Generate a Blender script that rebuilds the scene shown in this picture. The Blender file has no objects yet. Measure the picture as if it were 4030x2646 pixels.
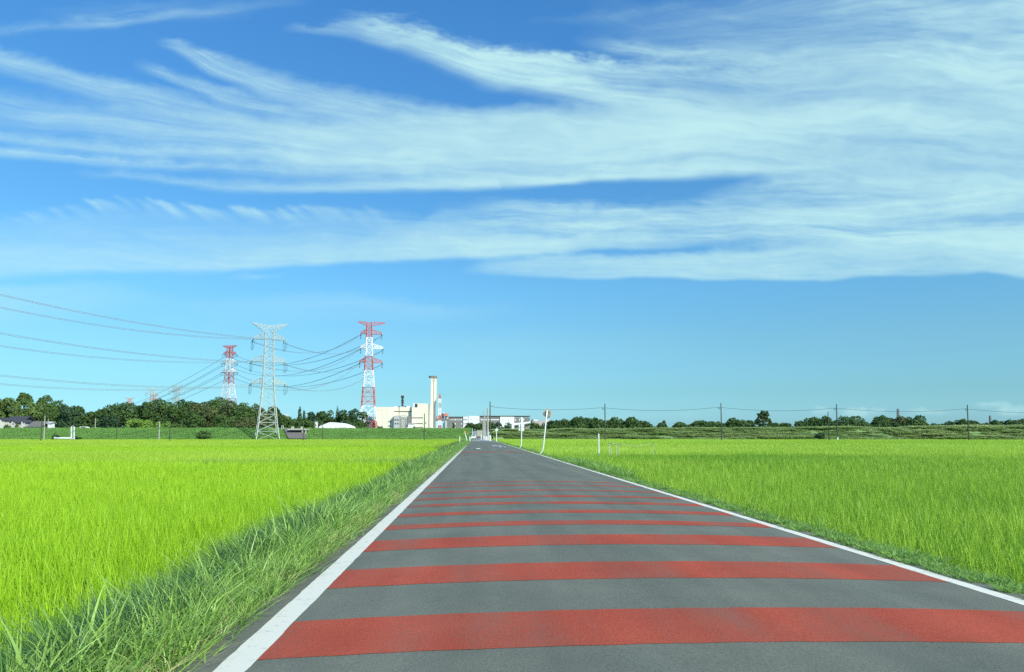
import bpy, math, random
import numpy as np
from mathutils import Vector, Matrix
R = math.radians
rng = np.random.default_rng(7)
random.seed(7)
scene = bpy.context.scene
COL = scene.collection

# ------------------------------------------------------------------ camera
F = 2900.0; CX, CY = 2015.0, 1323.0
EYE = 1.36
YAW = math.atan(138 / F); PITCH = R(4.0)
SHIFT = (392 - F * math.tan(PITCH)) / 4030
cam = bpy.data.cameras.new('camera'); camo = bpy.data.objects.new('camera', cam); COL.objects.link(camo)
camo.location = (0, 0, EYE)
scene.cycles.use_denoising = False
camo.rotation_euler = (R(90) + PITCH, 0, -YAW)
cam.sensor_fit = 'HORIZONTAL'; cam.sensor_width = 36; cam.lens = 36 * F / 4030
cam.shift_y = SHIFT; cam.clip_start = .05; cam.clip_end = 200000
scene.camera = camo
CM = camo.rotation_euler.to_matrix()
CMN = np.array(CM)

def ray(px, py):
    v = CM @ Vector(((px - CX) / F, -(py - CY) / F + SHIFT * 4030 / F, -1))
    return v
def P(px, py, d):                       # world point seen at photo pixel px,py, d metres down the road
    v = ray(px, py); k = d / v.y
    return Vector((v.x * k, d, EYE + v.z * k))
def X(px, d): return P(px, 1715, d).x
def Z(py, d, px=1877): return P(px, py, d).z
def M(d): return d / F                  # metres per photo pixel at distance d

# ------------------------------------------------------------------ materials
def newmat(name):
    m = bpy.data.materials.new(name); m.use_nodes = True
    nt = m.node_tree; nt.nodes.clear()
    out = nt.nodes.new('ShaderNodeOutputMaterial')
    return m, nt, out
def N(nt, t, **kw):
    n = nt.nodes.new(t)
    for k, v in kw.items():
        if k in n.inputs.keys(): n.inputs[k].default_value = v
        else: setattr(n, k, v)
    return n
def C4(c): return (c[0], c[1], c[2], 1)
def srgb(r, g, b):
    f = lambda u: ((u / 255 + .055) / 1.055) ** 2.4 if u > 10 else u / 255 / 12.92
    return (f(r), f(g), f(b))

def mat_noise(name, a, b, scale=4, rough=.7, bump=0, bscale=None, metallic=0, detail=6, spec=.3, lo=.35, hi=.65, stretch=None):
    m, nt, out = newmat(name)
    tc = N(nt, 'ShaderNodeTexCoord'); src = tc.outputs['Object']
    if stretch:
        mp = N(nt, 'ShaderNodeMapping'); mp.inputs['Scale'].default_value = stretch
        nt.links.new(src, mp.inputs[0]); src = mp.outputs[0]
    nz = N(nt, 'ShaderNodeTexNoise', Scale=scale, Detail=detail, Roughness=.6)
    nt.links.new(src, nz.inputs['Vector'])
    rp = N(nt, 'ShaderNodeValToRGB'); nt.links.new(nz.outputs[0], rp.inputs[0])
    rp.color_ramp.elements[0].position = lo; rp.color_ramp.elements[1].position = hi
    rp.color_ramp.elements[0].color = C4(a); rp.color_ramp.elements[1].color = C4(b)
    p = N(nt, 'ShaderNodeBsdfPrincipled'); p.inputs['Roughness'].default_value = rough
    p.inputs['Metallic'].default_value = metallic; p.inputs['Specular IOR Level'].default_value = spec
    nt.links.new(rp.outputs[0], p.inputs['Base Color'])
    if bump:
        n2 = N(nt, 'ShaderNodeTexNoise', Scale=bscale or scale * 4, Detail=5)
        nt.links.new(src, n2.inputs['Vector'])
        bp = N(nt, 'ShaderNodeBump', Strength=bump, Distance=.1)
        nt.links.new(n2.outputs[0], bp.inputs['Height']); nt.links.new(bp.outputs[0], p.inputs['Normal'])
    nt.links.new(p.outputs[0], out.inputs[0])
    return m

def mat_leaf(name, a, b, c=None, trans=.35, rough=.5, spec=.25):
    """leaf or blade: colour differs from blade to blade (a..b) and from clump to clump (towards c)"""
    m, nt, out = newmat(name)
    at = N(nt, 'ShaderNodeAttribute'); at.attribute_name = 'rnd'
    mx = N(nt, 'ShaderNodeMix', data_type='RGBA'); mx.inputs[6].default_value = C4(a); mx.inputs[7].default_value = C4(b)
    nt.links.new(at.outputs['Fac'], mx.inputs[0]); col = mx.outputs[2]
    if c:
        ti = N(nt, 'ShaderNodeAttribute'); ti.attribute_name = 'tint'; ti.attribute_type = 'INSTANCER'
        m2 = N(nt, 'ShaderNodeMix', data_type='RGBA'); m2.inputs[7].default_value = C4(c)
        nt.links.new(ti.outputs['Fac'], m2.inputs[0]); nt.links.new(col, m2.inputs[6]); col = m2.outputs[2]
    d = N(nt, 'ShaderNodeBsdfPrincipled'); d.inputs['Roughness'].default_value = rough
    d.inputs['Specular IOR Level'].default_value = spec
    nt.links.new(col, d.inputs['Base Color'])
    t = N(nt, 'ShaderNodeBsdfTranslucent'); nt.links.new(col, t.inputs['Color'])
    ms = N(nt, 'ShaderNodeMixShader'); ms.inputs[0].default_value = trans
    nt.links.new(d.outputs[0], ms.inputs[1]); nt.links.new(t.outputs[0], ms.inputs[2])
    nt.links.new(ms.outputs[0], out.inputs[0])
    return m

# ------------------------------------------------------------------ mesh helpers
class MB:
    def __init__(s): s.v = []; s.f = []
    def add(s, vs, fs):
        o = len(s.v); s.v += [tuple(v) for v in vs]; s.f += [tuple(i + o for i in f) for f in fs]
    def box(s, x0, x1, y0, y1, z0, z1):
        s.add([(x0,y0,z0),(x1,y0,z0),(x1,y1,z0),(x0,y1,z0),(x0,y0,z1),(x1,y0,z1),(x1,y1,z1),(x0,y1,z1)],
              [(3,2,1,0),(4,5,6,7),(0,1,5,4),(1,2,6,5),(2,3,7,6),(3,0,4,7)])
    def bar(s, p, q, w, h=None):
        p = Vector(p); q = Vector(q); d = q - p
        if d.length < 1e-6: return
        d.normalize(); up = Vector((0,0,1)) if abs(d.z) < .95 else Vector((0,1,0))
        a = d.cross(up).normalized() * (w / 2); b = d.cross(a.normalized()).normalized() * ((h or w) / 2)
        s.add([p-a-b,p+a-b,p+a+b,p-a+b,q-a-b,q+a-b,q+a+b,q-a+b],
              [(3,2,1,0),(4,5,6,7),(0,1,5,4),(1,2,6,5),(2,3,7,6),(3,0,4,7)])
    def tube(s, pts, rad, n=8, caps=True):
        pts = [Vector(p) for p in pts]
        rs = rad if isinstance(rad, (list, tuple)) else [rad] * len(pts)
        vs = []; fs = []
        for i, p in enumerate(pts):
            d = (pts[min(i+1, len(pts)-1)] - pts[max(i-1, 0)]).normalized()
            up = Vector((0,0,1)) if abs(d.z) < .9 else Vector((0,1,0))
            a = d.cross(up).normalized(); b = d.cross(a).normalized()
            for k in range(n):
                t = 2 * math.pi * k / n
                vs.append(p + (a * math.cos(t) + b * math.sin(t)) * rs[i])
        for i in range(len(pts) - 1):
            for k in range(n):
                fs.append((i*n+k, (i)*n+(k+1)%n, (i+1)*n+(k+1)%n, (i+1)*n+k))
        if caps:
            fs.append(tuple(range(n-1, -1, -1))); fs.append(tuple(range((len(pts)-1)*n, len(pts)*n)))
        s.add(vs, fs)
    def prism(s, prof, y0, y1):          # profile in x,z pushed along y
        n = len(prof)
        vs = [(x, y0, z) for x, z in prof] + [(x, y1, z) for x, z in prof]
        fs = [tuple(range(n)), tuple(range(2*n-1, n-1, -1))] + [(i, i+n, (i+1)%n+n, (i+1)%n) for i in range(n)]
        s.add(vs, fs)
    def prismx(s, prof, x0, x1):         # profile in y,z pushed along x
        n = len(prof)
        vs = [(x0, y, z) for y, z in prof] + [(x1, y, z) for y, z in prof]
        fs = [tuple(range(n-1, -1, -1)), tuple(range(n, 2*n))] + [((i+1)%n, (i+1)%n+n, i+n, i) for i in range(n)]
        s.add(vs, fs)
    def disc(s, c, r, thick, n=20, axis='y', rot=0):
        c = Vector(c); vs = []
        for k in (-.5, .5):
            for i in range(n):
                t = 2*math.pi*i/n + rot
                vs.append(c + Vector((r*math.cos(t), k*thick, r*math.sin(t))))
        fs = [tuple(range(n)), tuple(range(2*n-1, n-1, -1))] + [(i+n, (i+1)%n+n, (i+1)%n, i)[::-1] for i in range(n)]
        s.add(vs, fs)
    def build(s, name, mat, parent=None, smooth=False, loc=None):
        me = bpy.data.meshes.new(name); me.from_pydata(s.v, [], s.f); me.update()
        if mat: me.materials.append(mat)
        if smooth: me.polygons.foreach_set('use_smooth', [True] * len(me.polygons))
        o = bpy.data.objects.new(name, me); COL.objects.link(o)
        if parent: o.parent = parent
        if loc is not None: o.location = loc
        return o

def np_mesh(name, V, Fq, rnd=None, mat=None):
    me = bpy.data.meshes.new(name)
    nv, nf = len(V), len(Fq); k = Fq.shape[1]
    me.vertices.add(nv); me.vertices.foreach_set('co', np.ascontiguousarray(V, dtype=np.float32).ravel())
    me.loops.add(nf * k); me.loops.foreach_set('vertex_index', Fq.astype(np.int32).ravel())
    me.polygons.add(nf); me.polygons.foreach_set('loop_start', np.arange(0, nf * k, k, dtype=np.int32))
    me.update(calc_edges=True)
    if rnd is not None:
        at = me.attributes.new('rnd', 'FLOAT', 'POINT'); at.data.foreach_set('value', np.asarray(rnd, dtype=np.float32))
    if mat: me.materials.append(mat)
    return me

def tag(o, label=None, cat=None, group=None, kind=None):
    if label: o['label'] = label
    if cat: o['category'] = cat
    if group: o['group'] = group
    if kind: o['kind'] = kind
    return o
def thing(name, label, cat, loc=(0,0,0), rz=0, group=None):
    o = bpy.data.objects.new(name, None); COL.objects.link(o); o.empty_display_size = .3
    o.location = loc; o.rotation_euler = (0, 0, rz)
    return tag(o, label, cat, group)
def link(name, me, parent=None):
    o = bpy.data.objects.new(name, me); COL.objects.link(o)
    if parent: o.parent = parent
    return o
def copy_tree(o, parent=None):
    c = o.copy(); COL.objects.link(c)
    if parent: c.parent = parent
    for ch in o.children: copy_tree(ch, c)
    return c

# ------------------------------------------------------------------ noise (numpy)
def vnoise(x, y, seed=0):
    xi = np.floor(x).astype(np.int64); yi = np.floor(y).astype(np.int64)
    fx = x - xi; fy = y - yi
    fx = fx*fx*fx*(fx*(fx*6-15)+10); fy = fy*fy*fy*(fy*(fy*6-15)+10)
    def h(a, b):
        n = (a * 374761393 + b * 668265263 + seed * 974711) & 0xFFFFFFFF
        n = ((n ^ (n >> 13)) * 1274126177) & 0xFFFFFFFF
        n = (n ^ (n >> 16)) & 0xFFFFFFFF
        return n / 4294967295.0
    a = h(xi, yi); b = h(xi+1, yi); c = h(xi, yi+1); d = h(xi+1, yi+1)
    return (a*(1-fx)+b*fx)*(1-fy) + (c*(1-fx)+d*fx)*fy
def fbm(x, y, seed=0, oct=4, gain=.5):
    s = 0; a = 1; t = 0
    for i in range(oct):
        s = s + a * vnoise(x * 2**i + 17.3*i, y * 2**i + 5.1*i, seed + i); t += a; a *= gain
    return s / t
def sstep(a, b, x):
    t = np.clip((x - a) / (b - a + 1e-9), 0, 1); return t*t*(3-2*t)

# ------------------------------------------------------------------ light
SUN_AZ, SUN_EL = R(138), R(37)           # azimuth clockwise from the road's direction
sd = Vector((math.sin(SUN_AZ)*math.cos(SUN_EL), math.cos(SUN_AZ)*math.cos(SUN_EL), math.sin(SUN_EL)))
sun = bpy.data.lights.new('sun', 'SUN'); sun.energy = 5.0; sun.angle = R(.53); sun.color = (1, .945, .80)
suno = bpy.data.objects.new('sun', sun); COL.objects.link(suno)
suno.rotation_euler = sd.to_track_quat('Z', 'Y').to_euler(); suno.location = sd * 50
w = bpy.data.worlds.new('World'); scene.world = w; w.use_nodes = True
nt = w.node_tree; bg = nt.nodes['Background']
sky = nt.nodes.new('ShaderNodeTexSky'); sky.sky_type = 'NISHITA'; sky.sun_disc = False
sky.sun_elevation = SUN_EL; sky.sun_rotation = SUN_AZ
sky.air_density = 1.0; sky.dust_density = .6; sky.ozone_density = 1.5; sky.altitude = 0
hs = nt.nodes.new('ShaderNodeHueSaturation'); hs.inputs['Saturation'].default_value = 1.15
tn = nt.nodes.new('ShaderNodeMix'); tn.data_type = 'RGBA'; tn.blend_type = 'MULTIPLY'; tn.inputs[0].default_value = 1
# the air of this place: clearer and bluer low down than the standard atmosphere
wtc = nt.nodes.new('ShaderNodeTexCoord'); wsx = nt.nodes.new('ShaderNodeSeparateXYZ'); wrp = nt.nodes.new('ShaderNodeValToRGB')
nt.links.new(wtc.outputs['Generated'], wsx.inputs[0]); nt.links.new(wsx.outputs['Z'], wrp.inputs[0])
TINT = [(.0,(.46,.94,1.50)),(.022,(.465,.94,1.48)),(.057,(.46,.86,1.12)),(.125,(.60,1.0,1.12)),(.191,(.655,1.15,1.30)),(.32,(.67,1.24,1.45)),(.495,(.70,1.37,1.72)),(1,(.78,1.36,1.6))]
cr = wrp.color_ramp
while len(cr.elements) < len(TINT): cr.elements.new(.5)
for e_, (p_, c_) in zip(cr.elements, TINT): e_.position = p_
for e_, (p_, c_) in zip(cr.elements, TINT): e_.position = p_; e_.color = (c_[0]/2, c_[1]/2, c_[2]/2, 1)
wsc = nt.nodes.new('ShaderNodeVectorMath'); wsc.operation = 'SCALE'; wsc.inputs['Scale'].default_value = 2
nt.links.new(wrp.outputs[0], wsc.inputs[0]); nt.links.new(wsc.outputs[0], tn.inputs[7])
nt.links.new(sky.outputs[0], hs.inputs['Color']); nt.links.new(hs.outputs[0], tn.inputs[6]); nt.links.new(tn.outputs[2], bg.inputs['Color'])
bg.inputs['Strength'].default_value = .121
vs_ = scene.view_settings
vs_.view_transform = 'Standard'; vs_.look = 'None'; vs_.exposure = 0; vs_.gamma = 1; vs_.use_curve_mapping = False

# ------------------------------------------------------------------ clouds: a far shell of cirrus, its density kept at its points
def clouds():
    S = 4030 / 2380                       # the list below is in 2380-wide photo units
    xs = np.arange(-560, 2950, 4.0); ys = np.arange(-420, 1012, 2.8)
    gx, gy = np.meshgrid(xs, ys)
    D = np.zeros_like(gx)
    wx = (fbm(gx/300, gy/170, 91, 3) - .5); wy = (fbm(gx/260+9, gy/120, 92, 4) - .5)
    WX = gx + wx * 90; WY = gy + wy * 34
    def strip(pts, seed, along=420, across=7, amp=.5, fine=.25, wispy=0, warp=1.0, ragged=12):
        """pts: (x, top, bottom, density, soft top, soft bottom); streaks run along the strip"""
        nonlocal D
        p = np.array(pts, float); px = p[:, 0]
        x = gx + (WX - gx) * warp; y = gy + (WY - gy) * warp
        I = lambda k: np.interp(x, px, p[:, k])
        top, bot, den, st, sb = I(1), I(2), I(3), I(4), I(5)
        t = (y - top) / np.maximum(bot - top, 1)
        n1 = fbm(x/along + t*.6, t*across, seed, 4, .55)
        n2 = fbm(x/(along*.3) + t*2.2, t*across*4, seed+7, 4, .6)
        n3 = fbm(x/46, y/22, seed+13, 4, .6)
        rg = fbm(x/62 + seed, y/30, seed+31, 5, .62) - .5
        edge = (n2 - .5) * wispy * st + rg * ragged * 2
        st = st * (1 + .8*(n3-.5)); sb = sb * (1.1 + .5*(n3-.5))
        m = sstep(top - st + edge, top + st + edge, y) * (1 - sstep(bot - sb, bot + sb, y))
        v = m * den * np.clip(1 + amp * 2 * (n1 - .5) + fine * 2 * (n2 - .5) + .16*(n3-.5), 0, 1.6)
        v[(x < px[0] - 1) | (x > px[-1] + 1)] = 0
        D = 1 - (1 - D) * (1 - np.clip(v, 0, .96))
    # top left wisps
    strip([(-560,70,100,.1,14,12),(0,62,78,.22,14,10),(150,48,66,.26,16,10),(290,44,58,.38,16,9),(420,26,40,.32,18,10),(600,-6,14,.2,20,12),(760,-30,0,0,20,10)], 3, 150, 3, .4, .4, .6)
    strip([(60,20,60,.0,20,20),(240,5,58,.18,20,16),(430,0,44,.16,20,16),(620,-10,40,0,20,20)], 5, 120, 4, .8, .5, .6)
    # fan of streaks on the left
    strip([(-560,-110,20,.2,30,30),(-200,30,110,.3,26,26),(0,112,150,.46,18,24),(120,148,190,.50,17,28),(280,190,236,.52,20,32),(500,235,285,.48,24,34),(700,270,335,.42,28,34),(950,300,380,.2,30,30),(1100,320,380,0,30,30)], 11, 300, 3, .35, .3, .5)
    strip([(-560,120,250,.35,30,30),(-200,160,270,.35,28,30),(0,208,290,.42,28,34),(200,245,318,.46,30,34),(400,262,345,.48,32,32),(700,290,380,.46,34,32),(1000,310,400,.3,30,30),(1200,330,400,0,30,30)], 13, 360, 4, .5, .3, .5)
    strip([(-560,230,300,.4,14,14),(0,304,328,.52,14,13),(200,332,354,.56,15,13),(450,348,372,.50,16,14),(700,354,380,.4,18,18),(1000,360,390,.2,16,16),(1150,365,390,0,16,16)], 17, 300, 3, .25, .2)
    strip([(-560,290,330,.4,12,12),(0,340,364,.54,12,10),(300,372,390,.5,13,11),(700,386,404,.4,15,13),(1000,390,410,.2,16,16)], 19, 300, 3, .25, .2)
    strip([(160,396,410,.0,8,6),(300,402,414,.34,10,8),(500,418,436,.46,14,9),(700,424,450,.48,18,10),(900,420,452,.42,20,11),(1150,410,440,.3,16,10)], 23, 300, 3, .2, .2)
    strip([(330,140,160,.0,10,10),(400,158,182,.4,11,10),(520,196,232,.45,14,12),(660,222,262,.42,18,16),(850,260,310,.2,20,20),(1000,280,330,0,20,20)], 29, 200, 3, .3, .35, .5)
    strip([(380,88,104,.0,8,8),(440,100,128,.42,10,10),(520,132,168,.5,14,12),(660,168,222,.52,17,16),(800,200,270,.55,18,18),(1000,240,330,.5,20,22),(1250,262,360,.3,20,30),(1500,300,380,0,20,30)], 31, 240, 4, .35, .3, .6)
    # main body
    strip([(420,300,440,.0,40,14),(600,296,440,.14,60,14),(800,268,447,.36,56,13),(950,262,446,.58,44,12),(1100,260,440,.72,32,11),(1300,262,430,.80,28,10),(1500,246,424,.78,40,10),(1750,226,414,.72,50,16),(1950,220,440,.66,50,46),(2380,230,480,.66,50,50),(2950,240,470,.6,50,50)], 37, 800, 5, .24, .08)
    strip([(900,270,330,.0,20,40),(1100,280,372,.3,24,40),(1300,288,380,.42,24,40),(1600,262,350,.46,26,44),(1900,250,330,.4,26,44),(2200,255,320,.22,26,44),(2500,255,320,0,26,44)], 38, 700, 3, .2, .06)
    # upper cloud sweeping to the right
    strip([(660,60,72,.0,8,7),(720,58,76,.32,11,9),(830,50,92,.42,18,14),(930,62,120,.55,22,18),(1010,92,152,.66,22,22),(1130,122,190,.8,15,22),(1280,132,226,.78,16,22),(1450,152,262,.66,22,28),(1700,150,300,.54,34,44),(2000,130,300,.46,50,44),(2380,100,300,.5,54,44),(2950,70,300,.5,50,44)], 41, 420, 5, .34, .24, .9, 1.0, 26)
    strip([(780,30,60,.0,18,14),(860,30,76,.42,16,16),(960,56,104,.46,18,16),(1050,92,130,.3,18,14),(1200,110,140,.1,18,14),(1300,120,140,0,20,14)], 43, 90, 3, .7, .7, 1., 1.0, 30)
    strip([(1340,-40,110,.0,50,40),(1500,40,150,.18,50,40),(1700,0,160,.34,60,40),(1900,-60,180,.46,70,50),(2150,-120,200,.62,70,50),(2380,-200,240,.72,70,50),(2950,-300,260,.72,70,50)], 47, 500, 7, .5, .25)
    strip([(1330,92,112,.0,10,10),(1450,96,124,.3,12,12),(1600,116,140,.42,12,12),(1750,124,150,.3,14,14),(1900,130,160,0,14,14)], 48, 200, 3, .4, .4, .6)
    strip([(1180,60,76,.0,10,10),(1400,36,56,.16,14,12),(1560,0,24,.14,16,14),(1700,-20,0,0,16,14)], 49, 200, 3, .4, .4)
    # right, joining the two bands
    strip([(1600,470,520,.0,14,20),(1720,436,520,.42,22,26),(1800,420,540,.55,18,26),(2000,414,520,.6,18,26),(2380,410,480,.5,18,26),(2950,400,480,.5,18,26)], 53, 340, 6, .5, .35, .8)
    # second band
    strip([(-560,520,660,.42,30,14),(0,506,644,.30,34,14),(200,488,636,.27,28,14),(400,486,628,.28,26,12),(600,492,618,.30,26,11),(800,504,608,.36,26,9),(1000,520,600,.5,24,7),(1200,540,590,.5,22,6),(1400,545,578,.3,16,6),(1600,548,575,0,16,8)], 59, 500, 4, .3, .22, .9)
    strip([(-560,560,655,.3,36,10),(0,566,642,.32,44,13),(400,560,624,.38,40,11),(800,552,604,.46,30,8),(1100,550,590,.52,22,6),(1350,552,578,.5,12,5),(1700,556,572,.1,12,5)], 61, 800, 3, .2, .1)
    for k in range(26):                  # little hooked tufts on the band's upper edge
        x0 = 20 + k * 33 + random.uniform(-16, 16); y0 = np.interp(x0, [0, 150, 300, 820], [496, 468, 462, 486]) + random.uniform(-4, 7)
        L = random.uniform(46, 92); a = random.uniform(.25, .52) * np.interp(x0, [0,120,600,860], [.5,1,1,.6])
        strip([(x0-16,y0-3,y0,.0,4,4),(x0,y0,y0+7,a,6,7),(x0+L*.4,y0+8,y0+24,a*.9,8,10),(x0+L,y0+24,y0+44,0,12,13)], 70+k, 40, 2, .3, .4, .5, .8, 7)
    strip([(900,540,560,.0,14,10),(1000,488,565,.3,20,10),(1150,474,570,.5,22,8),(1300,486,572,.56,18,8),(1500,488,566,.6,20,10),(1750,480,560,.62,26,14),(2000,470,590,.62,30,20),(2380,470,600,.5,30,26),(2950,470,600,.5,30,26)], 97, 260, 6, .55, .3, .9)
    # lowest band
    strip([(1060,616,630,.0,12,6),(1130,594,632,.36,14,6),(1230,588,640,.55,14,6),(1400,592,646,.62,10,5),(1600,586,650,.66,12,5),(1800,574,650,.66,20,5),(2100,545,646,.66,26,6),(2300,535,642,.64,26,6),(2380,540,650,.66,26,6),(2950,560,690,.66,26,8)], 101, 600, 4, .24, .14, .4)
    strip([(2050,520,560,.0,20,20),(2200,516,580,.3,20,20),(2330,526,590,.5,18,18),(2420,550,610,.4,18,18),(2700,560,620,0,18,18)], 103, 160, 3, .4, .4, .8)
    # fine filaments combed through everything that is neither clear nor solid
    fx_ = fbm(gx/230 + wx*2, (gy - .07*gx)/13 + wy*5, 201, 4, .55); fx2 = fbm(gx/60 + wx*2, gy/26 + wy*2, 205, 4, .6); fx3 = fbm(gx/420, gy/60 + wy*2, 207, 4, .5)
    mid = np.clip(D*(1.02-D)*4, 0, 1)
    D = np.clip(.95 * D * (1 + mid*(.40*(fx_-.5) + .26*(fx2-.5)) + .34*(fx3-.5)), 0, .95)
    D = np.where(D < .8, D**1.22 * 1.03, D)
    D = np.clip(D, 0, .93)
    # faint veils lower down
    strip([(-560,650,770,.3,30,60),(0,664,748,.28,16,40),(200,668,725,.2,14,30),(400,672,710,0,14,20)], 107, 400, 3, .2, .1)
    strip([(520,632,640,.0,6,6),(600,630,644,.22,7,6),(680,630,640,0,7,6)], 109, 100, 2, .2, .1)
    strip([(200,690,730,.0,16,30),(700,688,744,.16,16,30),(1000,700,736,.16,14,24),(1250,706,730,0,14,20)], 113, 500, 3, .3, .2)
    strip([(900,790,850,.0,30,40),(1150,780,850,.06,30,40),(1700,760,850,0,40,40)], 117, 500, 3, .3, .2)
    # small clouds low on the horizon
    for i, (x0, y0, wd, h, a) in enumerate([(1600,964,70,8,.14),(1700,963,60,6,.12),(1900,952,60,14,.3),(1990,950,90,18,.42),(2040,944,50,14,.3),(2160,948,120,14,.3),(2310,934,110,14,.34),(2360,944,120,22,.36),(1430,968,120,10,.14),(2500,940,200,30,.4),(1115,965,60,7,.2)]):
        strip([(x0-wd/2,y0+h*.4,y0+h*.8,.0,5,6),(x0-wd*.2,y0,y0+h,a,5,7),(x0+wd*.2,y0+h*.1,y0+h,a,5,7),(x0+wd/2,y0+h*.5,y0+h*.8,0,5,6)], 130+i, 26, 2, .5, .4, 1., .4)
    D = D * sstep(-560, -400, gx) * (1 - sstep(2760, 2940, gx)) * sstep(-420, -300, gy)
    # directions of the points, laid on a flattened shell 60 km wide, 16 km high
    cxx = (gx*S - CX) / F; cyy = -(gy*S - CY) / F + SHIFT*4030/F
    dirs = np.stack([cxx, cyy, -np.ones_like(cxx)], -1) @ CMN.T
    k = 1 / np.sqrt((dirs[..., 0]**2 + dirs[..., 1]**2) / 60000**2 + dirs[..., 2]**2 / 16000**2)
    V = (dirs * k[..., None]).reshape(-1, 3)
    h, wd = gx.shape
    idx = np.arange(h * wd).reshape(h, wd)
    Fq = np.stack([idx[:-1,:-1], idx[1:,:-1], idx[1:,1:], idx[:-1,1:]], -1).reshape(-1, 4)
    d = D.reshape(-1)
    keep = d[Fq].max(1) > .012
    Fq = Fq[keep]
    used = np.unique(Fq); remap = -np.ones(h*wd, int); remap[used] = np.arange(len(used))
    m, nt, out = newmat('cirrus')
    at = N(nt, 'ShaderNodeAttribute'); at.attribute_name = 'rnd'
    e = N(nt, 'ShaderNodeEmission'); e.inputs['Color'].default_value = (.555, .875, .90, 1); e.inputs['Strength'].default_value = 1
    t = N(nt, 'ShaderNodeBsdfTransparent'); ms = N(nt, 'ShaderNodeMixShader')
    nt.links.new(at.outputs['Fac'], ms.inputs[0]); nt.links.new(t.outputs[0], ms.inputs[1]); nt.links.new(e.outputs[0], ms.inputs[2])
    nt.links.new(ms.outputs[0], out.inputs[0])
    me = np_mesh('cirrus_clouds', V[used], remap[Fq], d[used], m)
    me.polygons.foreach_set('use_smooth', [True]*len(me.polygons))
    tag(link('cirrus_clouds', me), 'thin white cirrus clouds streaked across the blue sky', 'clouds', kind='stuff')
clouds()

# ------------------------------------------------------------------ ground and levee
M_soil = mat_noise('field_soil', (.05,.055,.03), (.085,.085,.05), 1.5, .95, .4, 20)
M_bankgrass = mat_noise('bank_grass', (.12,.26,.05), (.20,.36,.09), .22, .95, .8, 3.0, spec=.1, detail=9)
M_bankweeds = mat_noise('bank_weeds', (.17,.28,.10), (.27,.40,.16), .5, .95, .8, 3.0, spec=.1)
M_conc = mat_noise('concrete', (.36,.36,.33), (.50,.49,.45), 2, .9, .1)
M_concdark = mat_noise('dark_concrete', (.13,.125,.115), (.2,.19,.17), 1.2, .9, .1)
g = MB()
g.add([(-2400,-120,-.56),(2400,-120,-.56),(2400,2450,-.56),(-2400,2450,-.56)], [(0,1,2,3)])
tag(g.build('ground', M_soil), 'flat dark soil of the paddy plain under the rice', 'ground', kind='structure')

def bank_line(x):                        # y of the levee's foot
    if x < 10: return 289 + 0*x
    return 292 - (x - 10) * .30 if x < 210 else 232 - (x-210)*.1
def crest_z(x): return 4.1 if x < 0 else 3.65 + min(x, 250) * .004
def bank_profile(x, s):                  # s along the slope 0..: y, z
    y0 = bank_line(x); c = crest_z(x)
    return [(y0-2.5, -.42), (y0, -.1), (y0+1.6, .12), (y0+4, c*.2), (y0+8, c*.5), (y0+12, c*.8), (y0+14.4, c*.95), (y0+16, c), (y0+21, c+.05), (y0+24, c*.9), (y0+36, .2), (y0+38, -.42)]
def levee(name, xa, xb, mat, step, amp, label):
    xs = np.arange(xa, xb + .01, step)
    V = []; n = None
    for x in xs:
        pr = []
        base = bank_profile(x, 0)
        for i in range(len(base)-1):
            for k in range(3 if 1 <= i <= 7 else 1):
                t = k/3 if 1 <= i <= 7 else 0
                pr.append((base[i][0]*(1-t)+base[i+1][0]*t, base[i][1]*(1-t)+base[i+1][1]*t))
        pr.append(base[-1]); n = len(pr)
        V += [(x, y, z) for y, z in pr]
    V = np.array(V); nz = fbm(V[:,0]/7, V[:,1]/4, 5, 4) - .5
    V[:,2] += nz * amp * (V[:,2] > 0)
    idx = np.arange(len(V)).reshape(len(xs), n)
    Fq = np.stack([idx[:-1,:-1], idx[1:,:-1], idx[1:,1:], idx[:-1,1:]], -1).reshape(-1,4)
    me = np_mesh(name, V, Fq, None, mat); me.polygons.foreach_set('use_smooth', [True]*len(me.polygons))
    return tag(link(name, me), label, 'levee', kind='structure')
levee('levee', -420, -3.2, M_bankgrass, 1.6, .35, 'mown grass flood bank running across the far side of the left paddies')
levee('levee', 6.4, 420, M_bankweeds, 1.6, .8, 'weedy flood bank running across the far side of the right paddies')

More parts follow.
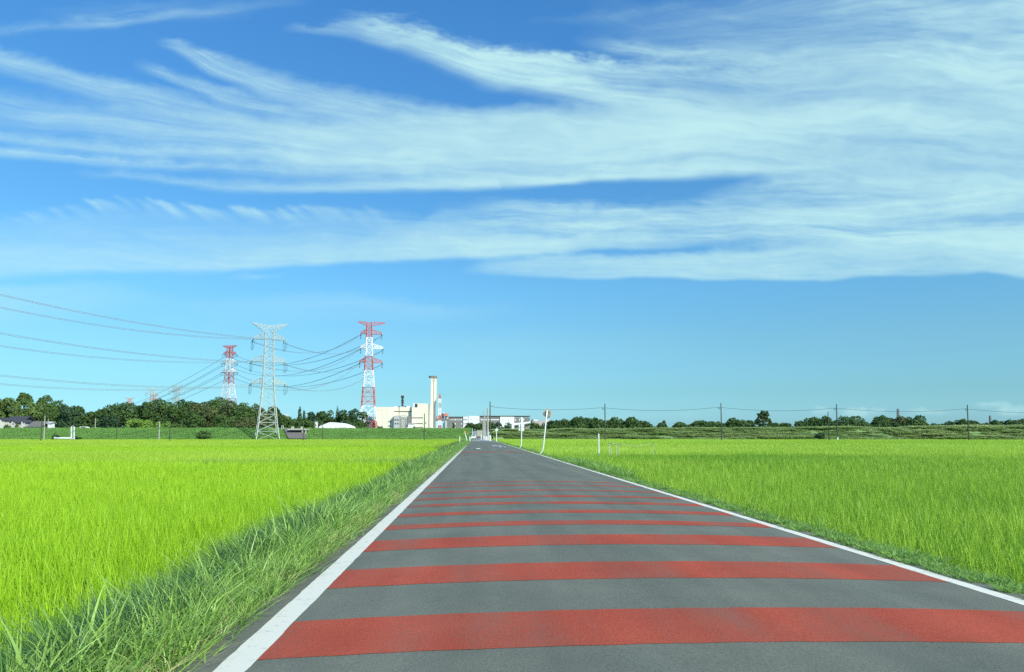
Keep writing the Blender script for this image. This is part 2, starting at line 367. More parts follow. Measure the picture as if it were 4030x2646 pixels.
# ------------------------------------------------------------------ road
def mat_asphalt(name, a, b, tint):
    m, nt, out = newmat(name)
    tc = N(nt, 'ShaderNodeTexCoord')
    n1 = N(nt, 'ShaderNodeTexNoise', Scale=.9, Detail=7, Roughness=.65); nt.links.new(tc.outputs['Object'], n1.inputs['Vector'])
    n2 = N(nt, 'ShaderNodeTexNoise', Scale=75, Detail=4, Roughness=.75); nt.links.new(tc.outputs['Object'], n2.inputs['Vector'])
    mp = N(nt, 'ShaderNodeMapping'); mp.inputs['Scale'].default_value = (1.1, .06, 1); nt.links.new(tc.outputs['Object'], mp.inputs[0])
    n3 = N(nt, 'ShaderNodeTexNoise', Scale=1.4, Detail=3); nt.links.new(mp.outputs[0], n3.inputs['Vector'])   # long tyre-polished bands
    vo = N(nt, 'ShaderNodeTexVoronoi', Scale=110); nt.links.new(tc.outputs['Object'], vo.inputs['Vector'])
    r1 = N(nt, 'ShaderNodeValToRGB'); nt.links.new(n1.outputs[0], r1.inputs[0])
    r1.color_ramp.elements[0].position = .3; r1.color_ramp.elements[1].position = .7
    r1.color_ramp.elements[0].color = C4(a); r1.color_ramp.elements[1].color = C4(b)
    r2 = N(nt, 'ShaderNodeMapRange'); r2.inputs[1].default_value = .32; r2.inputs[2].default_value = .68; r2.inputs[3].default_value = .66; r2.inputs[4].default_value = 1.34
    nt.links.new(n2.outputs[0], r2.inputs[0])
    r3 = N(nt, 'ShaderNodeMapRange'); r3.inputs[1].default_value = .35; r3.inputs[2].default_value = .65; r3.inputs[3].default_value = .89; r3.inputs[4].default_value = 1.11
    nt.links.new(n3.outputs[0], r3.inputs[0])
    mm = N(nt, 'ShaderNodeMath', operation='MULTIPLY'); nt.links.new(r2.outputs[0], mm.inputs[0]); nt.links.new(r3.outputs[0], mm.inputs[1])
    vm = N(nt, 'ShaderNodeVectorMath', operation='SCALE'); nt.links.new(r1.outputs[0], vm.inputs[0]); nt.links.new(mm.outputs[0], vm.inputs['Scale'])
    ad = N(nt, 'ShaderNodeMix', data_type='RGBA'); ad.inputs[7].default_value = C4(tint)
    st = N(nt, 'ShaderNodeMapRange'); st.inputs[1].default_value = .10; st.inputs[2].default_value = .03; st.inputs[3].default_value = 0; st.inputs[4].default_value = .5
    nt.links.new(vo.outputs['Distance'], st.inputs[0]); nt.links.new(st.outputs[0], ad.inputs[0]); nt.links.new(vm.outputs[0], ad.inputs[6])
    p = N(nt, 'ShaderNodeBsdfPrincipled'); p.inputs['Roughness'].default_value = .8; p.inputs['Specular IOR Level'].default_value = .3
    nt.links.new(ad.outputs[2], p.inputs['Base Color'])
    bp = N(nt, 'ShaderNodeBump', Strength=.55, Distance=.006); nt.links.new(n2.outputs[0], bp.inputs['Height']); nt.links.new(bp.outputs[0], p.inputs['Normal'])
    nt.links.new(p.outputs[0], out.inputs[0])
    return m
M_road = mat_asphalt('asphalt', (.120,.138,.108), (.170,.178,.136), (.30,.31,.29))
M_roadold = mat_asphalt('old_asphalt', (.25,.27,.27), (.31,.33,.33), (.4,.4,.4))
M_red = mat_asphalt('red_surfacing', (.36,.067,.038), (.425,.086,.049), (.38,.18,.12))
def mat_line():
    m, nt, out = newmat('white_road_paint')
    tc = N(nt, 'ShaderNodeTexCoord')
    n1 = N(nt, 'ShaderNodeTexNoise', Scale=9, Detail=8, Roughness=.7); nt.links.new(tc.outputs['Object'], n1.inputs['Vector'])
    r = N(nt, 'ShaderNodeValToRGB'); nt.links.new(n1.outputs[0], r.inputs[0])
    r.color_ramp.elements[0].position = .29; r.color_ramp.elements[0].color = (.40,.40,.37,1)
    r.color_ramp.elements[1].position = .43; r.color_ramp.elements[1].color = (.75,.75,.63,1)
    p = N(nt, 'ShaderNodeBsdfPrincipled'); p.inputs['Roughness'].default_value = .6
    nt.links.new(r.outputs[0], p.inputs['Base Color']); nt.links.new(p.outputs[0], out.inputs[0])
    return m
def worn(name, src, amount):
    m = src.copy(); m.name = name; n_ = m.node_tree
    p = next(x for x in n_.nodes if x.type == 'BSDF_PRINCIPLED'); l = p.inputs['Base Color'].links[0]; col = l.from_socket
    tc = N(n_, 'ShaderNodeTexCoord'); sx = N(n_, 'ShaderNodeMapping'); sx.inputs['Scale'].default_value = (1.3,.25,1); n_.links.new(tc.outputs['Object'], sx.inputs[0])
    big = N(n_, 'ShaderNodeTexNoise', Scale=1.0, Detail=3); n_.links.new(sx.outputs[0], big.inputs['Vector'])
    fin = N(n_, 'ShaderNodeTexNoise', Scale=38, Detail=6, Roughness=.75); n_.links.new(tc.outputs['Object'], fin.inputs['Vector'])
    ad = N(n_, 'ShaderNodeMath', operation='ADD'); n_.links.new(big.outputs[0], ad.inputs[0]); n_.links.new(fin.outputs[0], ad.inputs[1])
    mr_ = N(n_, 'ShaderNodeMapRange'); mr_.inputs[1].default_value = .92; mr_.inputs[2].default_value = 1.32; mr_.inputs[3].default_value = 0; mr_.inputs[4].default_value = amount
    n_.links.new(ad.outputs[0], mr_.inputs[0])
    mx = N(n_, 'ShaderNodeMix', data_type='RGBA'); mx.inputs[7].default_value = (.20,.13,.095,1); n_.links.new(mr_.outputs[0], mx.inputs[0]); n_.links.new(col, mx.inputs[6]); n_.links.new(mx.outputs[2], p.inputs['Base Color'])
    return m
next(x for x in M_red.node_tree.nodes if x.type == 'BSDF_PRINCIPLED').inputs['Specular IOR Level'].default_value = .12
M_red1 = worn('red_surfacing_near', M_red, .8); M_red2 = worn('red_surfacing_faded', M_red, 1.6)
M_line = mat_line()
XL, XR = -1.52, 4.52
def ramp(y):
    t = min(max((y - 282) / 50, 0), 1); return 3.5 * t*t*(3-2*t)
def crown(x):
    t = (x - 1.5) / 3.05; return .075 * (1 - min(t*t, 1.4)) 
def road_z(x, y): return crown(x) + ramp(y) 
YS = list(np.concatenate([np.arange(-8, 30, .5), np.arange(30, 110, 2), np.arange(110, 430, 5)]))
XSr = [-1.76,-1.7,-1.52,-1.0,-.4,.2,.8,1.2,1.5,1.8,2.2,2.8,3.4,4.0,4.52,4.66,4.74]
def sheet(xs, ys, dz, jitter=0):
    V = []
    for y in ys:
        for j, x in enumerate(xs):
            V.append((x, y, road_z(x, y) + dz))
    n = len(xs); idx = np.arange(len(V)).reshape(len(ys), n)
    return np.array(V), np.stack([idx[:-1,:-1], idx[:-1,1:], idx[1:,1:], idx[1:,:-1]], -1).reshape(-1,4)
V, Fq = sheet(XSr, YS, 0)
edge = (np.abs(V[:,0] + 1.76) < .01); V[edge, 0] += (fbm(V[edge,1]*1.3, V[edge,1]*0, 3, 4) - .5) * .22
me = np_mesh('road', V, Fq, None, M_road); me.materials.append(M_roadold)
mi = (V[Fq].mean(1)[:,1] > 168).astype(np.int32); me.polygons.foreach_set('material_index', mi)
me.polygons.foreach_set('use_smooth', [True]*len(me.polygons))
road = tag(link('road', me), 'narrow grey asphalt lane running straight between the paddies', 'road', kind='structure')
def strip_line(name, x0, x1, y0, y1, mat, dz=.0025, wob=.006, seed=1):
    ys = list(np.arange(y0, min(y1, 30), .12)) + ([y for y in np.arange(max(y0, 30), y1, 2)] if y1 > 30 else []) + [y1]
    xs = np.linspace(x0, x1, max(2, int((x1-x0)/.35)+2))
    V, Fq = sheet(xs, ys, dz)
    n = len(xs); a = np.arange(0, len(V), n); b = a + n - 1
    V[a,0] += (fbm(V[a,1]*6, V[a,1]*0+1, seed, 3) - .5) * 2 * wob; V[b,0] += (fbm(V[b,1]*6, V[b,1]*0+4, seed+3, 3) - .5) * 2 * wob
    me = np_mesh(name, V, Fq, None, mat)
    return link(name, me, road)
strip_line('edge_line', XL, -1.32, -8, 172, M_line, seed=3)
strip_line('edge_line', 4.36, XR, -8, 172, M_line, seed=5)
for i, (a, b) in enumerate([(2.55,3.45),(4.62,5.54),(6.70,7.59),(8.77,9.65),(10.73,11.27),(12.35,12.85),(13.99,14.5),(15.5,16.0),(17.3,17.7),(19.1,19.45),(20.6,20.95),(57.6,59.8)]):
    if i == 0: continue
    ys = [a, (a+b)/2, b]; xs = np.linspace(-1.318, 4.358, 60)
    V, Fq = sheet(xs, ys, .002)
    n = len(xs)
    for row, sdv in ((0, 1), (2, 2)):
        s_ = slice(row*n, (row+1)*n); V[s_,1] += (fbm(V[s_,0]*5, V[s_,0]*0+i*3.3, sdv, 3)-.5)*.03 + (V[s_,0]-1.5)*.004
    link('red_stripe', np_mesh('red_stripe', V, Fq, None, M_red1 if i < 6 else M_red2), road)
flatmat0 = lambda n_, c: mat_noise(n_, tuple(v*.6 for v in c), c, 6, .8)
# worn white lettering strokes in the far lane, and a lone patch
mk = MB()
def flat(x0, x1, y0, y1):
    mk.add([(x0,y0,road_z(x0,y0)+.006),(x1,y0,road_z(x1,y0)+.006),(x1,y1,road_z(x1,y1)+.006),(x0,y1,road_z(x0,y1)+.006)], [(0,1,2,3)])
for a in [(1.9,3.1,100,101.5),(2.4,2.6,95,100),(2.0,2.2,89,98),(2.9,3.1,90,100),(2.2,2.9,92,93.4),(2.3,3.3,86,87.4),(2.6,2.8,82,86),(3.1,3.3,82,86)]: flat(*a)
M_faint = flatmat0('worn_white_paint', (.62,.63,.60)); mk.build('road_lettering', M_faint, road)
mk = MB(); flat(-.05,.35,72,76); mk.build('paint_patch', M_line, road)
# fill under the ramp
rb = MB()
for i in range(len(YS)-1):
    a, b = YS[i], YS[i+1]
    if b <= 278: continue
    for (x0, s) in ((-1.74, -1), (4.70, 1)):
        za, zb = ramp(a) - .03, ramp(b) - .03
        rb.add([(x0,a,za),(x0,b,zb),(x0+s*(.6+za*1.6),b if 0 else a,-.42),(x0+s*(.6+zb*1.6),b,-.42)], [(0,1,3,2)] if s < 0 else [(2,3,1,0)])
tag(rb.build('ramp_embankment', M_bankgrass), 'grass side slopes of the road ramp climbing onto the bank', 'embankment', kind='structure')
# shoulders of the road
sh = MB()
for (xs_, zs_) in (([-1.6,-2.0,-2.6,-3.1],[-.01,-.04,-.26,-.56]), ([4.6,4.95,5.3,5.7],[-.01,-.06,-.3,-.56])):
    for i in range(3):
        x0,x1,z0,z1 = xs_[i],xs_[i+1],zs_[i],zs_[i+1]
        q = [(x0,-8,z0),(x1,-8,z1),(x1,292,z1),(x0,292,z0)]
        sh.add(q, [(0,1,2,3)] if x1 > x0 else [(3,2,1,0)])
tag(sh.build('road_shoulder', M_soil), 'earth shoulder sloping from the asphalt to the paddies', 'road shoulder', kind='structure')

# ------------------------------------------------------------------ blades, tufts and their scattering
def blades(base, L, W, az, lean, droop, seg=3, twist=None):
    """base (n,3); L length, W width, az azimuth, lean tan, droop"""
    n = len(base); ts = np.linspace(0, 1, seg + 1)
    hx = np.cos(az); hy = np.sin(az)
    V = np.zeros((n, seg+1, 2, 3))
    tw = az + math.pi/2 if twist is None else twist
    sx = np.cos(tw); sy = np.sin(tw)
    for i, t in enumerate(ts):
        h = L * (lean * t + droop * t*t)
        z = L * (t - .30*droop * t*t - .28*np.abs(droop)*t**3)
        wd = W * (.55 + .9*t if t < .35 else .87 * max(1 - ((t-.35)/.65)**1.6, .06)) / 2
        for k, s in ((0, -1), (1, 1)):
            V[:, i, k, 0] = base[:,0] + hx*h + s*sx*wd
            V[:, i, k, 1] = base[:,1] + hy*h + s*sy*wd
            V[:, i, k, 2] = base[:,2] + z
    o = (np.arange(n) * (seg+1) * 2)[:, None]
    Fs = []
    for i in range(seg):
        a = i*2; Fs.append(np.concatenate([o+a, o+a+1, o+a+3, o+a+2], 1))
    rn = np.repeat(rng.random(n), (seg+1)*2)
    return V.reshape(-1,3), np.stack(Fs, 1).reshape(-1,4), rn
def joinm(parts):
    Vs=[];Fs=[];Rs=[];o=0
    for V,Fq,r in parts: Vs.append(V);Fs.append(Fq+o);Rs.append(r);o+=len(V)
    return np.concatenate(Vs),np.concatenate(Fs),np.concatenate(Rs)

def rice_patch(size, per_hill, gap, H, W, seg):
    gx = np.arange(-size/2 + gap/2, size/2, gap)
    hx, hy = np.meshgrid(gx, gx); hx = hx.ravel(); hy = hy.ravel()
    hx = hx + rng.normal(0, gap*.16, len(hx)); hy = hy + rng.normal(0, gap*.16, len(hy))
    bx = np.repeat(hx, per_hill); by = np.repeat(hy, per_hill); n = len(bx)
    az = rng.uniform(0, 2*math.pi, n); r = np.abs(rng.normal(0, gap*.16, n))
    base = np.stack([bx + r*np.cos(az), by + r*np.sin(az), np.zeros(n)], 1)
    hh = np.repeat(rng.normal(1, .09, len(hx)), per_hill)
    L = H * rng.uniform(.62, 1.1, n) * hh
    return blades(base, L, W*rng.uniform(.6,1.3,n), az + rng.normal(0,.5,n), rng.uniform(.03,.24,n), np.abs(rng.normal(.09,.10,n)), seg, rng.uniform(0, 2*math.pi, n))

SRC = {}
def scatter(name, variants, pts, rot, scl, tint, mat, label, cat, zs=None):
    """one stuff object whose geometry nodes stand plants on its points"""
    key = id(variants)
    me = bpy.data.meshes.new(name); me.vertices.add(len(pts)); me.vertices.foreach_set('co', np.asarray(pts, np.float32).ravel())
    a = me.attributes.new('prot', 'FLOAT_VECTOR', 'POINT'); a.data.foreach_set('vector', np.asarray(rot, np.float32).ravel())
    a = me.attributes.new('pscl', 'FLOAT_VECTOR', 'POINT'); a.data.foreach_set('vector', np.asarray(scl, np.float32).ravel())
    a = me.attributes.new('tint', 'FLOAT', 'POINT'); a.data.foreach_set('value', np.asarray(tint, np.float32))
    a = me.attributes.new('pid', 'INT', 'POINT'); a.data.foreach_set('value', rng.integers(0, len(variants), len(pts)).astype(np.int32))
    o = link(name, me)
    ng = bpy.data.node_groups.new(name + '_scatter', 'GeometryNodeTree')
    ng.interface.new_socket('Geometry', in_out='INPUT', socket_type='NodeSocketGeometry')
    ng.interface.new_socket('Geometry', in_out='OUTPUT', socket_type='NodeSocketGeometry')
    gi = ng.nodes.new('NodeGroupInput'); go = ng.nodes.new('NodeGroupOutput')
    g2 = ng.nodes.new('GeometryNodeGeometryToInstance')
    for i, (V, Fq, r) in enumerate(variants):
        m = np_mesh(f'{name}_tuft', V, Fq, r, mat)
        so = bpy.data.objects.new(f'{name}_tuft', m)
        oi = ng.nodes.new('GeometryNodeObjectInfo'); oi.inputs['Object'].default_value = so
        ng.links.new(oi.outputs['Geometry'], g2.inputs[0])
    ip = ng.nodes.new('GeometryNodeInstanceOnPoints'); ip.inputs['Pick Instance'].default_value = True
    def na(nm, typ, sock):
        q = ng.nodes.new('GeometryNodeInputNamedAttribute'); q.data_type = typ; q.inputs['Name'].default_value = nm
        ng.links.new(next(s for s in q.outputs if s.enabled and s.name == 'Attribute'), sock)
    na('pid', 'INT', ip.inputs['Instance Index']); na('prot', 'FLOAT_VECTOR', ip.inputs['Rotation']); na('pscl', 'FLOAT_VECTOR', ip.inputs['Scale'])
    ng.links.new(gi.outputs[0], ip.inputs['Points']); ng.links.new(g2.outputs[0], ip.inputs['Instance']); ng.links.new(ip.outputs[0], go.inputs[0])
    md = o.modifiers.new('scatter', 'NODES'); md.node_group = ng
    return tag(o, label, cat, kind='stuff')

# --- rice
near_p = [rice_patch(1.0, 17, .20, .64, .0115, 4) for _ in range(6)]
mid_p = [rice_patch(2.0, 11, .25, .64, .019, 3) for _ in range(5)]
far_p = [rice_patch(6.0, 7, .40, .62, .05, 2) for _ in range(4)]
def wedge(step, x0, x1, y0, y1, keep):
    xs = np.arange(x0 + step/2, x1, step); ys = np.arange(y0 + step/2, y1, step)
    gx, gy = np.meshgrid(xs, ys); gx = gx.ravel(); gy = gy.ravel()
    k = keep(gx, gy); return gx[k], gy[k]
def rice_field(side, y0, y1, cols, label):
    zb = -.54 if side < 0 else -.42
    a, b, c = cols
    mat = mat_leaf('rice_leaf', a, b, c, .34, .45, .3)
    parts = []
    vis = lambda x, y: np.abs(x - .05*y) < .86*y + 9
    for (variants, step, ya, yb) in ((near_p, 1.0, -3, 26), (mid_p, 2.0, 26, 86), (far_p, 6.0, 86, 286)):
        lo, hi = max(y0, ya), min(y1, yb)
        if hi - lo < 1: continue
        if side < 0: gx, gy = wedge(step, -330, -3.0, lo, hi, lambda x, y: vis(x, y) )
        else: gx, gy = wedge(step, 5.26, 330, lo, hi, lambda x, y: vis(x, y) & (y < np.array([bank_line(q) for q in x]) - 1.5))
        if side < 0: gx = -3.0 - (gx - gx.min()) if False else gx
        n = len(gx)
        gx = gx + rng.uniform(-.06,.06,n)*step*.3; gy = gy + rng.uniform(-.06,.06,n)*step*.3
        hn = fbm(gx/9, gy/14, 21, 3)
        pts = np.stack([gx, gy, np.full(n, zb)], 1)
        rot = np.stack([np.zeros(n), np.zeros(n), rng.integers(0,4,n)*math.pi/2], 1)
        s = np.ones(n); sz = .92 + .22*(hn-.5)*2*.7 + rng.normal(0,.025,n)
        tint = np.clip((fbm(gx/16, gy/24, 33, 3)-.3)*1.3 + rng.normal(0,.07,n), 0, 1)
        scatter('rice', variants, pts, rot, np.stack([s,s,sz],1), tint, mat, label, 'rice')
Yl = ((.36,.62,.02),(.58,.84,.05),(.27,.53,.02))
Ym = ((.41,.63,.045),(.54,.76,.08),(.35,.56,.04))
Yr = ((.25,.46,.036),(.60,.84,.10),(.20,.42,.033))
Yc = ((.42,.65,.06),(.60,.82,.12),(.36,.58,.05))
Yb = ((.54,.78,.06),(.68,.88,.11),(.46,.70,.05))
Yd = ((.42,.68,.05),(.54,.78,.09),(.36,.62,.05))
rice_field(-1, -3, 42, Yl, 'bright yellow-green rice filling the paddy left of the road')
rice_field(-1, 44, 72, Ym, 'strip of rice just beyond the dark grassy bund on the left')
rice_field(-1, 73, 105, Yl, 'left strip of rice beyond the second bund')
rice_field(-1, 106.5, 286, Ym, 'farthest left rice running to the foot of the mown bank')
rice_field(1, -3, 50.5, Yr, 'deep green rice filling the paddy right of the road')
rice_field(1, 51.5, 117, Yc, 'yellower rice beyond the near right paddy')
rice_field(1, 118, 178, Yd, 'darker strip of rice across the right paddies')
rice_field(1, 179, 286, Yc, 'farthest right rice running to the foot of the weedy bank')

# --- verge grass
def tuft(n, H, W, spread, lean, droop, seg=4, hs=.3, stalk=0):
    az = rng.uniform(0, 2*math.pi, n); r = np.abs(rng.normal(0, spread, n))
    base = np.stack([r*np.cos(az), r*np.sin(az), np.zeros(n)], 1)
    L = H * rng.uniform(1-hs*1.5, 1+hs, n)
    return blades(base, L, W*rng.uniform(.5,1.3,n), az + rng.normal(0,.7,n), rng.uniform(.05,lean,n), np.abs(rng.normal(droop,.2,n)), seg, az+math.pi/2+rng.normal(0,.8,n))
verge_t = [tuft(24, .46, .014, .10, .55, .38, 4, .35) for _ in range(6)] + [tuft(14, .54, .024, .09, .5, .45, 5, .35) for _ in range(5)]
crest_t = [tuft(40, .52, .007, .12, .4, .3, 4, .35) for _ in range(7)]
low_t = [tuft(26, .20, .014, .08, 1.1, .5, 3) for _ in range(6)]
dry_t = [tuft(9, .24, .006, .06, 2.4, .4, 4) for _ in range(5)]
leafy_t = [tuft(46, .16, .026, .10, 1.5, .5, 3) for _ in range(6)]
M_verge = mat_leaf('verge_grass', (.06,.19,.035), (.42,.66,.15), (.32,.52,.10), .22, .4, .4)
M_crest = mat_leaf('tall_grass', (.024,.088,.032), (.09,.225,.075), (.05,.14,.05), .22, .4, .4)
M_low = mat_leaf('low_weeds', (.13,.30,.06), (.36,.58,.14), (.26,.45,.10), .3, .5, .3)
M_dry = mat_leaf('dry_straw', (.50,.42,.22), (.62,.55,.32), (.5,.5,.2), .2, .7, .2)
def along(density, x0, x1, y0, y1, far):
    """random points along the road's edge, thinner with distance"""
    out = []
    y = y0
    while y < y1:
        dy = max(.5, y*.08); k = density / (1 + max(y,0)/far)
        n = rng.poisson(k * (x1-x0) * dy)
        out.append(np.stack([rng.uniform(x0,x1,n), rng.uniform(y,y+dy,n)],1)); y += dy
    return np.concatenate(out)
def place(name, variants, pts, zf, scale, mat, label, cat, grow=60):
    n = len(pts); g_ = 1 + np.clip(pts[:,1]-8, 0, None)/grow
    s = scale(pts[:,0], pts[:,1]) * rng.uniform(.75, 1.25, n); wdt = s * np.minimum(g_, 2.6)
    z = zf(pts[:,0])
    rot = np.stack([rng.normal(0,.08,n), rng.normal(0,.08,n), rng.uniform(0,2*math.pi,n)],1)
    scatter(name, variants, np.stack([pts[:,0],pts[:,1],z],1), rot, np.stack([wdt,wdt,s],1), np.clip(rng.normal(.4,.3,n),0,1), mat, label, cat)
zl = lambda x: np.interp(x, [-3.1,-2.6,-2.0,-1.6], [-.56,-.26,-.04,-.01])
zr = lambda x: np.interp(x, [4.6,4.95,5.3,5.7], [-.01,-.06,-.3,-.56])
lum = lambda x, y: .8 + .5*fbm(y/1.7, x*0, 8, 3)
place('grass_verge', verge_t, along(150, -2.5, -1.9, -3, 290, 22), zl, lambda x,y: (.50+.36*sstep(-1.95,-2.5,x))*lum(x,y), M_verge, 'rank sunlit grass on the verge along the left road edge', 'grass')
place('tall_grass', crest_t, along(150, -3.0, -2.22, -3, 290, 24), zl, lambda x,y: (.66+.14*sstep(-2.4,-2.9,x))*lum(x,y), M_crest, 'tall blue-green grass at the crest between left verge and rice', 'grass')
place('grass_fringe', low_t, along(120, -2.04, -1.70, -3, 290, 16), zl, lambda x,y: .8+0*x, M_verge, 'short grass fringe creeping over the left asphalt edge', 'grass')
place('dry_straw', dry_t, along(50, -1.95, -1.68, -3, 60, 12), lambda x: zl(x)+.01, lambda x,y: .85+0*x, M_dry, 'pale dry straw lying on the left asphalt edge', 'straw')
place('low_weeds', leafy_t, along(95, 4.62, 5.22, -3, 290, 20), zr, lambda x,y: (.42+.36*sstep(4.8,5.2,x))*lum(x,y), M_low, 'low leafy weeds between the right white line and the rice', 'weeds')
place('weed_tufts', verge_t, np.concatenate([along(3, 4.9, 5.2, -3, 290, 40), along(70, 4.9, 5.5, 24, 40, 90), along(26, 5.2, 6.8, 56, 75, 300)]), zr, lambda x,y: .62*lum(x,y), M_low, 'taller grass tufts standing in the weeds on the right edge', 'grass')
# grassy bunds between paddies
def bund(xa, xb, y, wd, dens, h, label):
    n = int(abs(xb-xa)*wd*dens); pts = np.stack([rng.uniform(xa,xb,n), y + rng.uniform(-wd/2,wd/2,n)],1)
    place('bund_grass', crest_t, pts, lambda x: x*0-.44, lambda x,y: h*(.8+.5*fbm(x/3,y*0,4,3)), M_verge if h < .9 else M_low, label, 'grass', 30)
bund(-16, -3, 43, 1.1, 14, .82, 'dark grassy bund crossing behind the near left paddy')
bund(-60, -16, 43, .6, 4, .74, 'thin outer stretch of the bund behind the near left paddy')
bund(-90, -3, 72.5, .5, 2, .72, 'second thin bund across the left paddies')
bund(-140, -3, 105.7, .7, 2, .85, 'third thin dark bund across the left paddies')
bund(5.5, 60, 51, .5, 2, .7, 'bund behind the near right paddy')
bund(5.5, 160, 117.5, .6, 2, .8, 'thin bund far across the right paddies')

# ------------------------------------------------------------------ paints and walls
def flatmat(name, c, rough=.6, metallic=0, var=.12, scale=3, bump=0):
    a = tuple(v*(1-var) for v in c); b = tuple(min(v*(1+var), .95) for v in c)
    return mat_noise(name, a, b, scale, rough, bump, None, metallic)
M_tred = flatmat('red_tower_paint', (.56,.12,.09)); M_twhite = flatmat('white_tower_paint', (.84,.86,.84), var=.05)
M_galv = flatmat('galvanised_steel', (.46,.52,.48), .5, .0, .12)
M_ins = flatmat('insulator_glass', (.10,.13,.13)); M_insw = flatmat('pale_insulator', (.75,.8,.8), var=.05)
M_wire = flatmat('aluminium_wire', (.27,.35,.40), .6, 0, .1); M_cable = flatmat('black_cable', (.06,.09,.10))
M_cream = mat_noise('cream_cladding', (.82,.79,.60), (.88,.85,.67), .12, .8, 0, stretch=(1,1,.15)); M_creamdark = flatmat('weathered_cream', (.68,.68,.57))
M_lgrey = flatmat('light_grey_wall', (.50,.53,.50)); M_grey = flatmat('grey_wall', (.22,.23,.22)); M_dark = flatmat('dark_opening', (.05,.06,.06))
M_band = flatmat('dark_window_band', (.13,.14,.12)); M_white = flatmat('white_wall', (.82,.84,.82), var=.04); M_blue = flatmat('pale_blue_wall', (.40,.70,.82), var=.05)
M_brown = flatmat('brown_steel', (.30,.20,.11)); M_black = flatmat('black_stack', (.05,.055,.055)); M_concp = flatmat('concrete_pole', (.42,.43,.38), .85)
M_olive = flatmat('weathered_pole', (.075,.095,.06), .85); M_post = flatmat('white_post_paint', (.80,.83,.74), .45, 0, .06); M_signback = flatmat('sign_back', (.42,.43,.38), .5, .0)
M_signplate = flatmat('pale_sign_plate', (.72,.75,.70), .5, 0, .05); M_clamp = flatmat('clamp_steel', (.16,.17,.16), .5); M_orange = flatmat('orange_reflector', (.72,.33,.08), .4)
M_glass = flatmat('dark_glass', (.04,.06,.07), .15); M_tyre = flatmat('tyre_rubber', (.03,.03,.03), .9); M_roof = mat_noise('grey_tiles', (.12,.125,.11), (.19,.19,.165), .6, .8, .3, stretch=(4,1,1))
M_darkroof = mat_noise('dark_tiles', (.045,.05,.06), (.08,.085,.095), .8, .7, .3, stretch=(4,1,1)); M_rope = flatmat('pale_rope', (.55,.55,.40)); M_truck = flatmat('cream_truck', (.42,.41,.32)); M_trunk = mat_noise('bark', (.07,.055,.04), (.13,.105,.075), 3, .95, .4)

# ------------------------------------------------------------------ pylons
def lattice(mb, z0, z1, h0, h1, leg, brace, panels, rot=0, top_ring=True, dz=1.0):
    c = [(-1,-1),(1,-1),(1,1),(-1,1)]
    def pt(i, t):
        h = h0 + (h1-h0)*t; return Vector((c[i%4][0]*h, c[i%4][1]*h, z0 + (z1-z0)*t))
    for i in range(4): mb.bar(pt(i,0), pt(i,1), leg)
    for k in range(panels):
        a, b = k/panels, (k+1)/panels
        for i in range(4):
            mb.bar(pt(i,a), pt(i+1,b), brace); mb.bar(pt(i+1,a), pt(i,b), brace)
            mb.bar(pt(i,b), pt(i+1,b), brace)
            if leg > .3 and panels <= 2: mb.bar((pt(i,a)+pt(i,b))/2, (pt(i+1,a)+pt(i+1,b))/2, brace*.8)
def arm_mesh(mb, z, root, tip, h, th, s, w=.5, chord=.28, n=4, rise=0):
    """lattice arm from x=s*root to s*tip, root height h, tip height th, bottom at z"""
    def q(t, yy, up):
        x = s*(root + (tip-root)*t); hw = w*(1-.55*t)
        return Vector((x, yy*hw, z + rise*t + (h + (th-h)*t if up else 0)))
    for yy in (-1, 1):
        mb.bar(q(0,yy,0), q(1,yy,0), chord); mb.bar(q(0,yy,1), q(1,yy,1), chord)
        for k in range(n):
            a, b = k/n, (k+1)/n
            mb.bar(q(a,yy,0), q(b,yy,1), chord*.6); mb.bar(q(b,yy,0), q(b,yy,1), chord*.6)
            if k % 2: mb.bar(q(a,yy,1), q(b,yy,0), chord*.6)
    for t in (.25,.5,.75,1): mb.bar(q(t,-1,0), q(t,1,0), chord*.7); mb.bar(q(t,-1,1), q(t,1,1), chord*.6)

def red_pylon(label, loc, rz, sc, group, prof, arms, horn, wide=None, ins_dir=-1):
    """prof: [(z0,z1,half0,half1,colour)], arms: [(z, left, right, colour)]"""
    t = thing('lattice_pylon', label, 'pylon', loc, rz, group)
    W_, R_ = M_twhite, M_tred
    for (z0,z1,h0,h1,c,pn) in prof:
        mb = MB(); lattice(mb, z0, z1, h0, h1, (.50 if not c else .44)*sc, (.26 if not c else .19)*sc, pn); mb.build('tower_section', R_ if c else W_, t)
    att = []
    for (z, l, r, c) in arms:
        half = np.interp(z, [p[0] for p in prof] + [prof[-1][1]], [p[2] for p in prof] + [prof[-1][3]])
        for s, tip in ((-1, l), (1, r)):
            mb = MB(); arm_mesh(mb, z, half, tip, 3.1*sc, 1.2*sc, s, half, (.28 if not c else .20)*sc, 4)
            a = mb.build('crossarm', R_ if c else W_, t)
            for dy in (-1, 1):
                mi = MB(); p0 = Vector((s*tip, 0, z)); p1 = Vector((s*tip, dy*3.2*sc, z-1.2*sc))
                mi.tube([p0, p0.lerp(p1,.2), p1], [.08*sc,.3*sc,.28*sc], 8); mi.build('insulator', M_ins, a)
            mj = MB(); mj.tube([(s*tip, -3.2*sc*math.cos(u), z-1.2*sc-2.6*sc*math.sin(u)) for u in np.linspace(0, math.pi, 9)], .1*sc, 5)
            mj.build('jumper_loop', M_cable, a)
            att.append((Vector((s*tip, -3.2*sc, z-1.2*sc)), Vector((s*tip, 3.2*sc, z-1.2*sc))))
    z, l, r, h = horn
    half = prof[-1][3]
    for s, tip in ((-1,l),(1,r)):
        mb = MB(); arm_mesh(mb, z-h, half, tip, h, .2, s, half, .18*sc, 5, rise=h-.3)
        mb.build('earthwire_arm', R_, t)
    return t, [(t.matrix_basis @ a, t.matrix_basis @ b) for a, b in att]

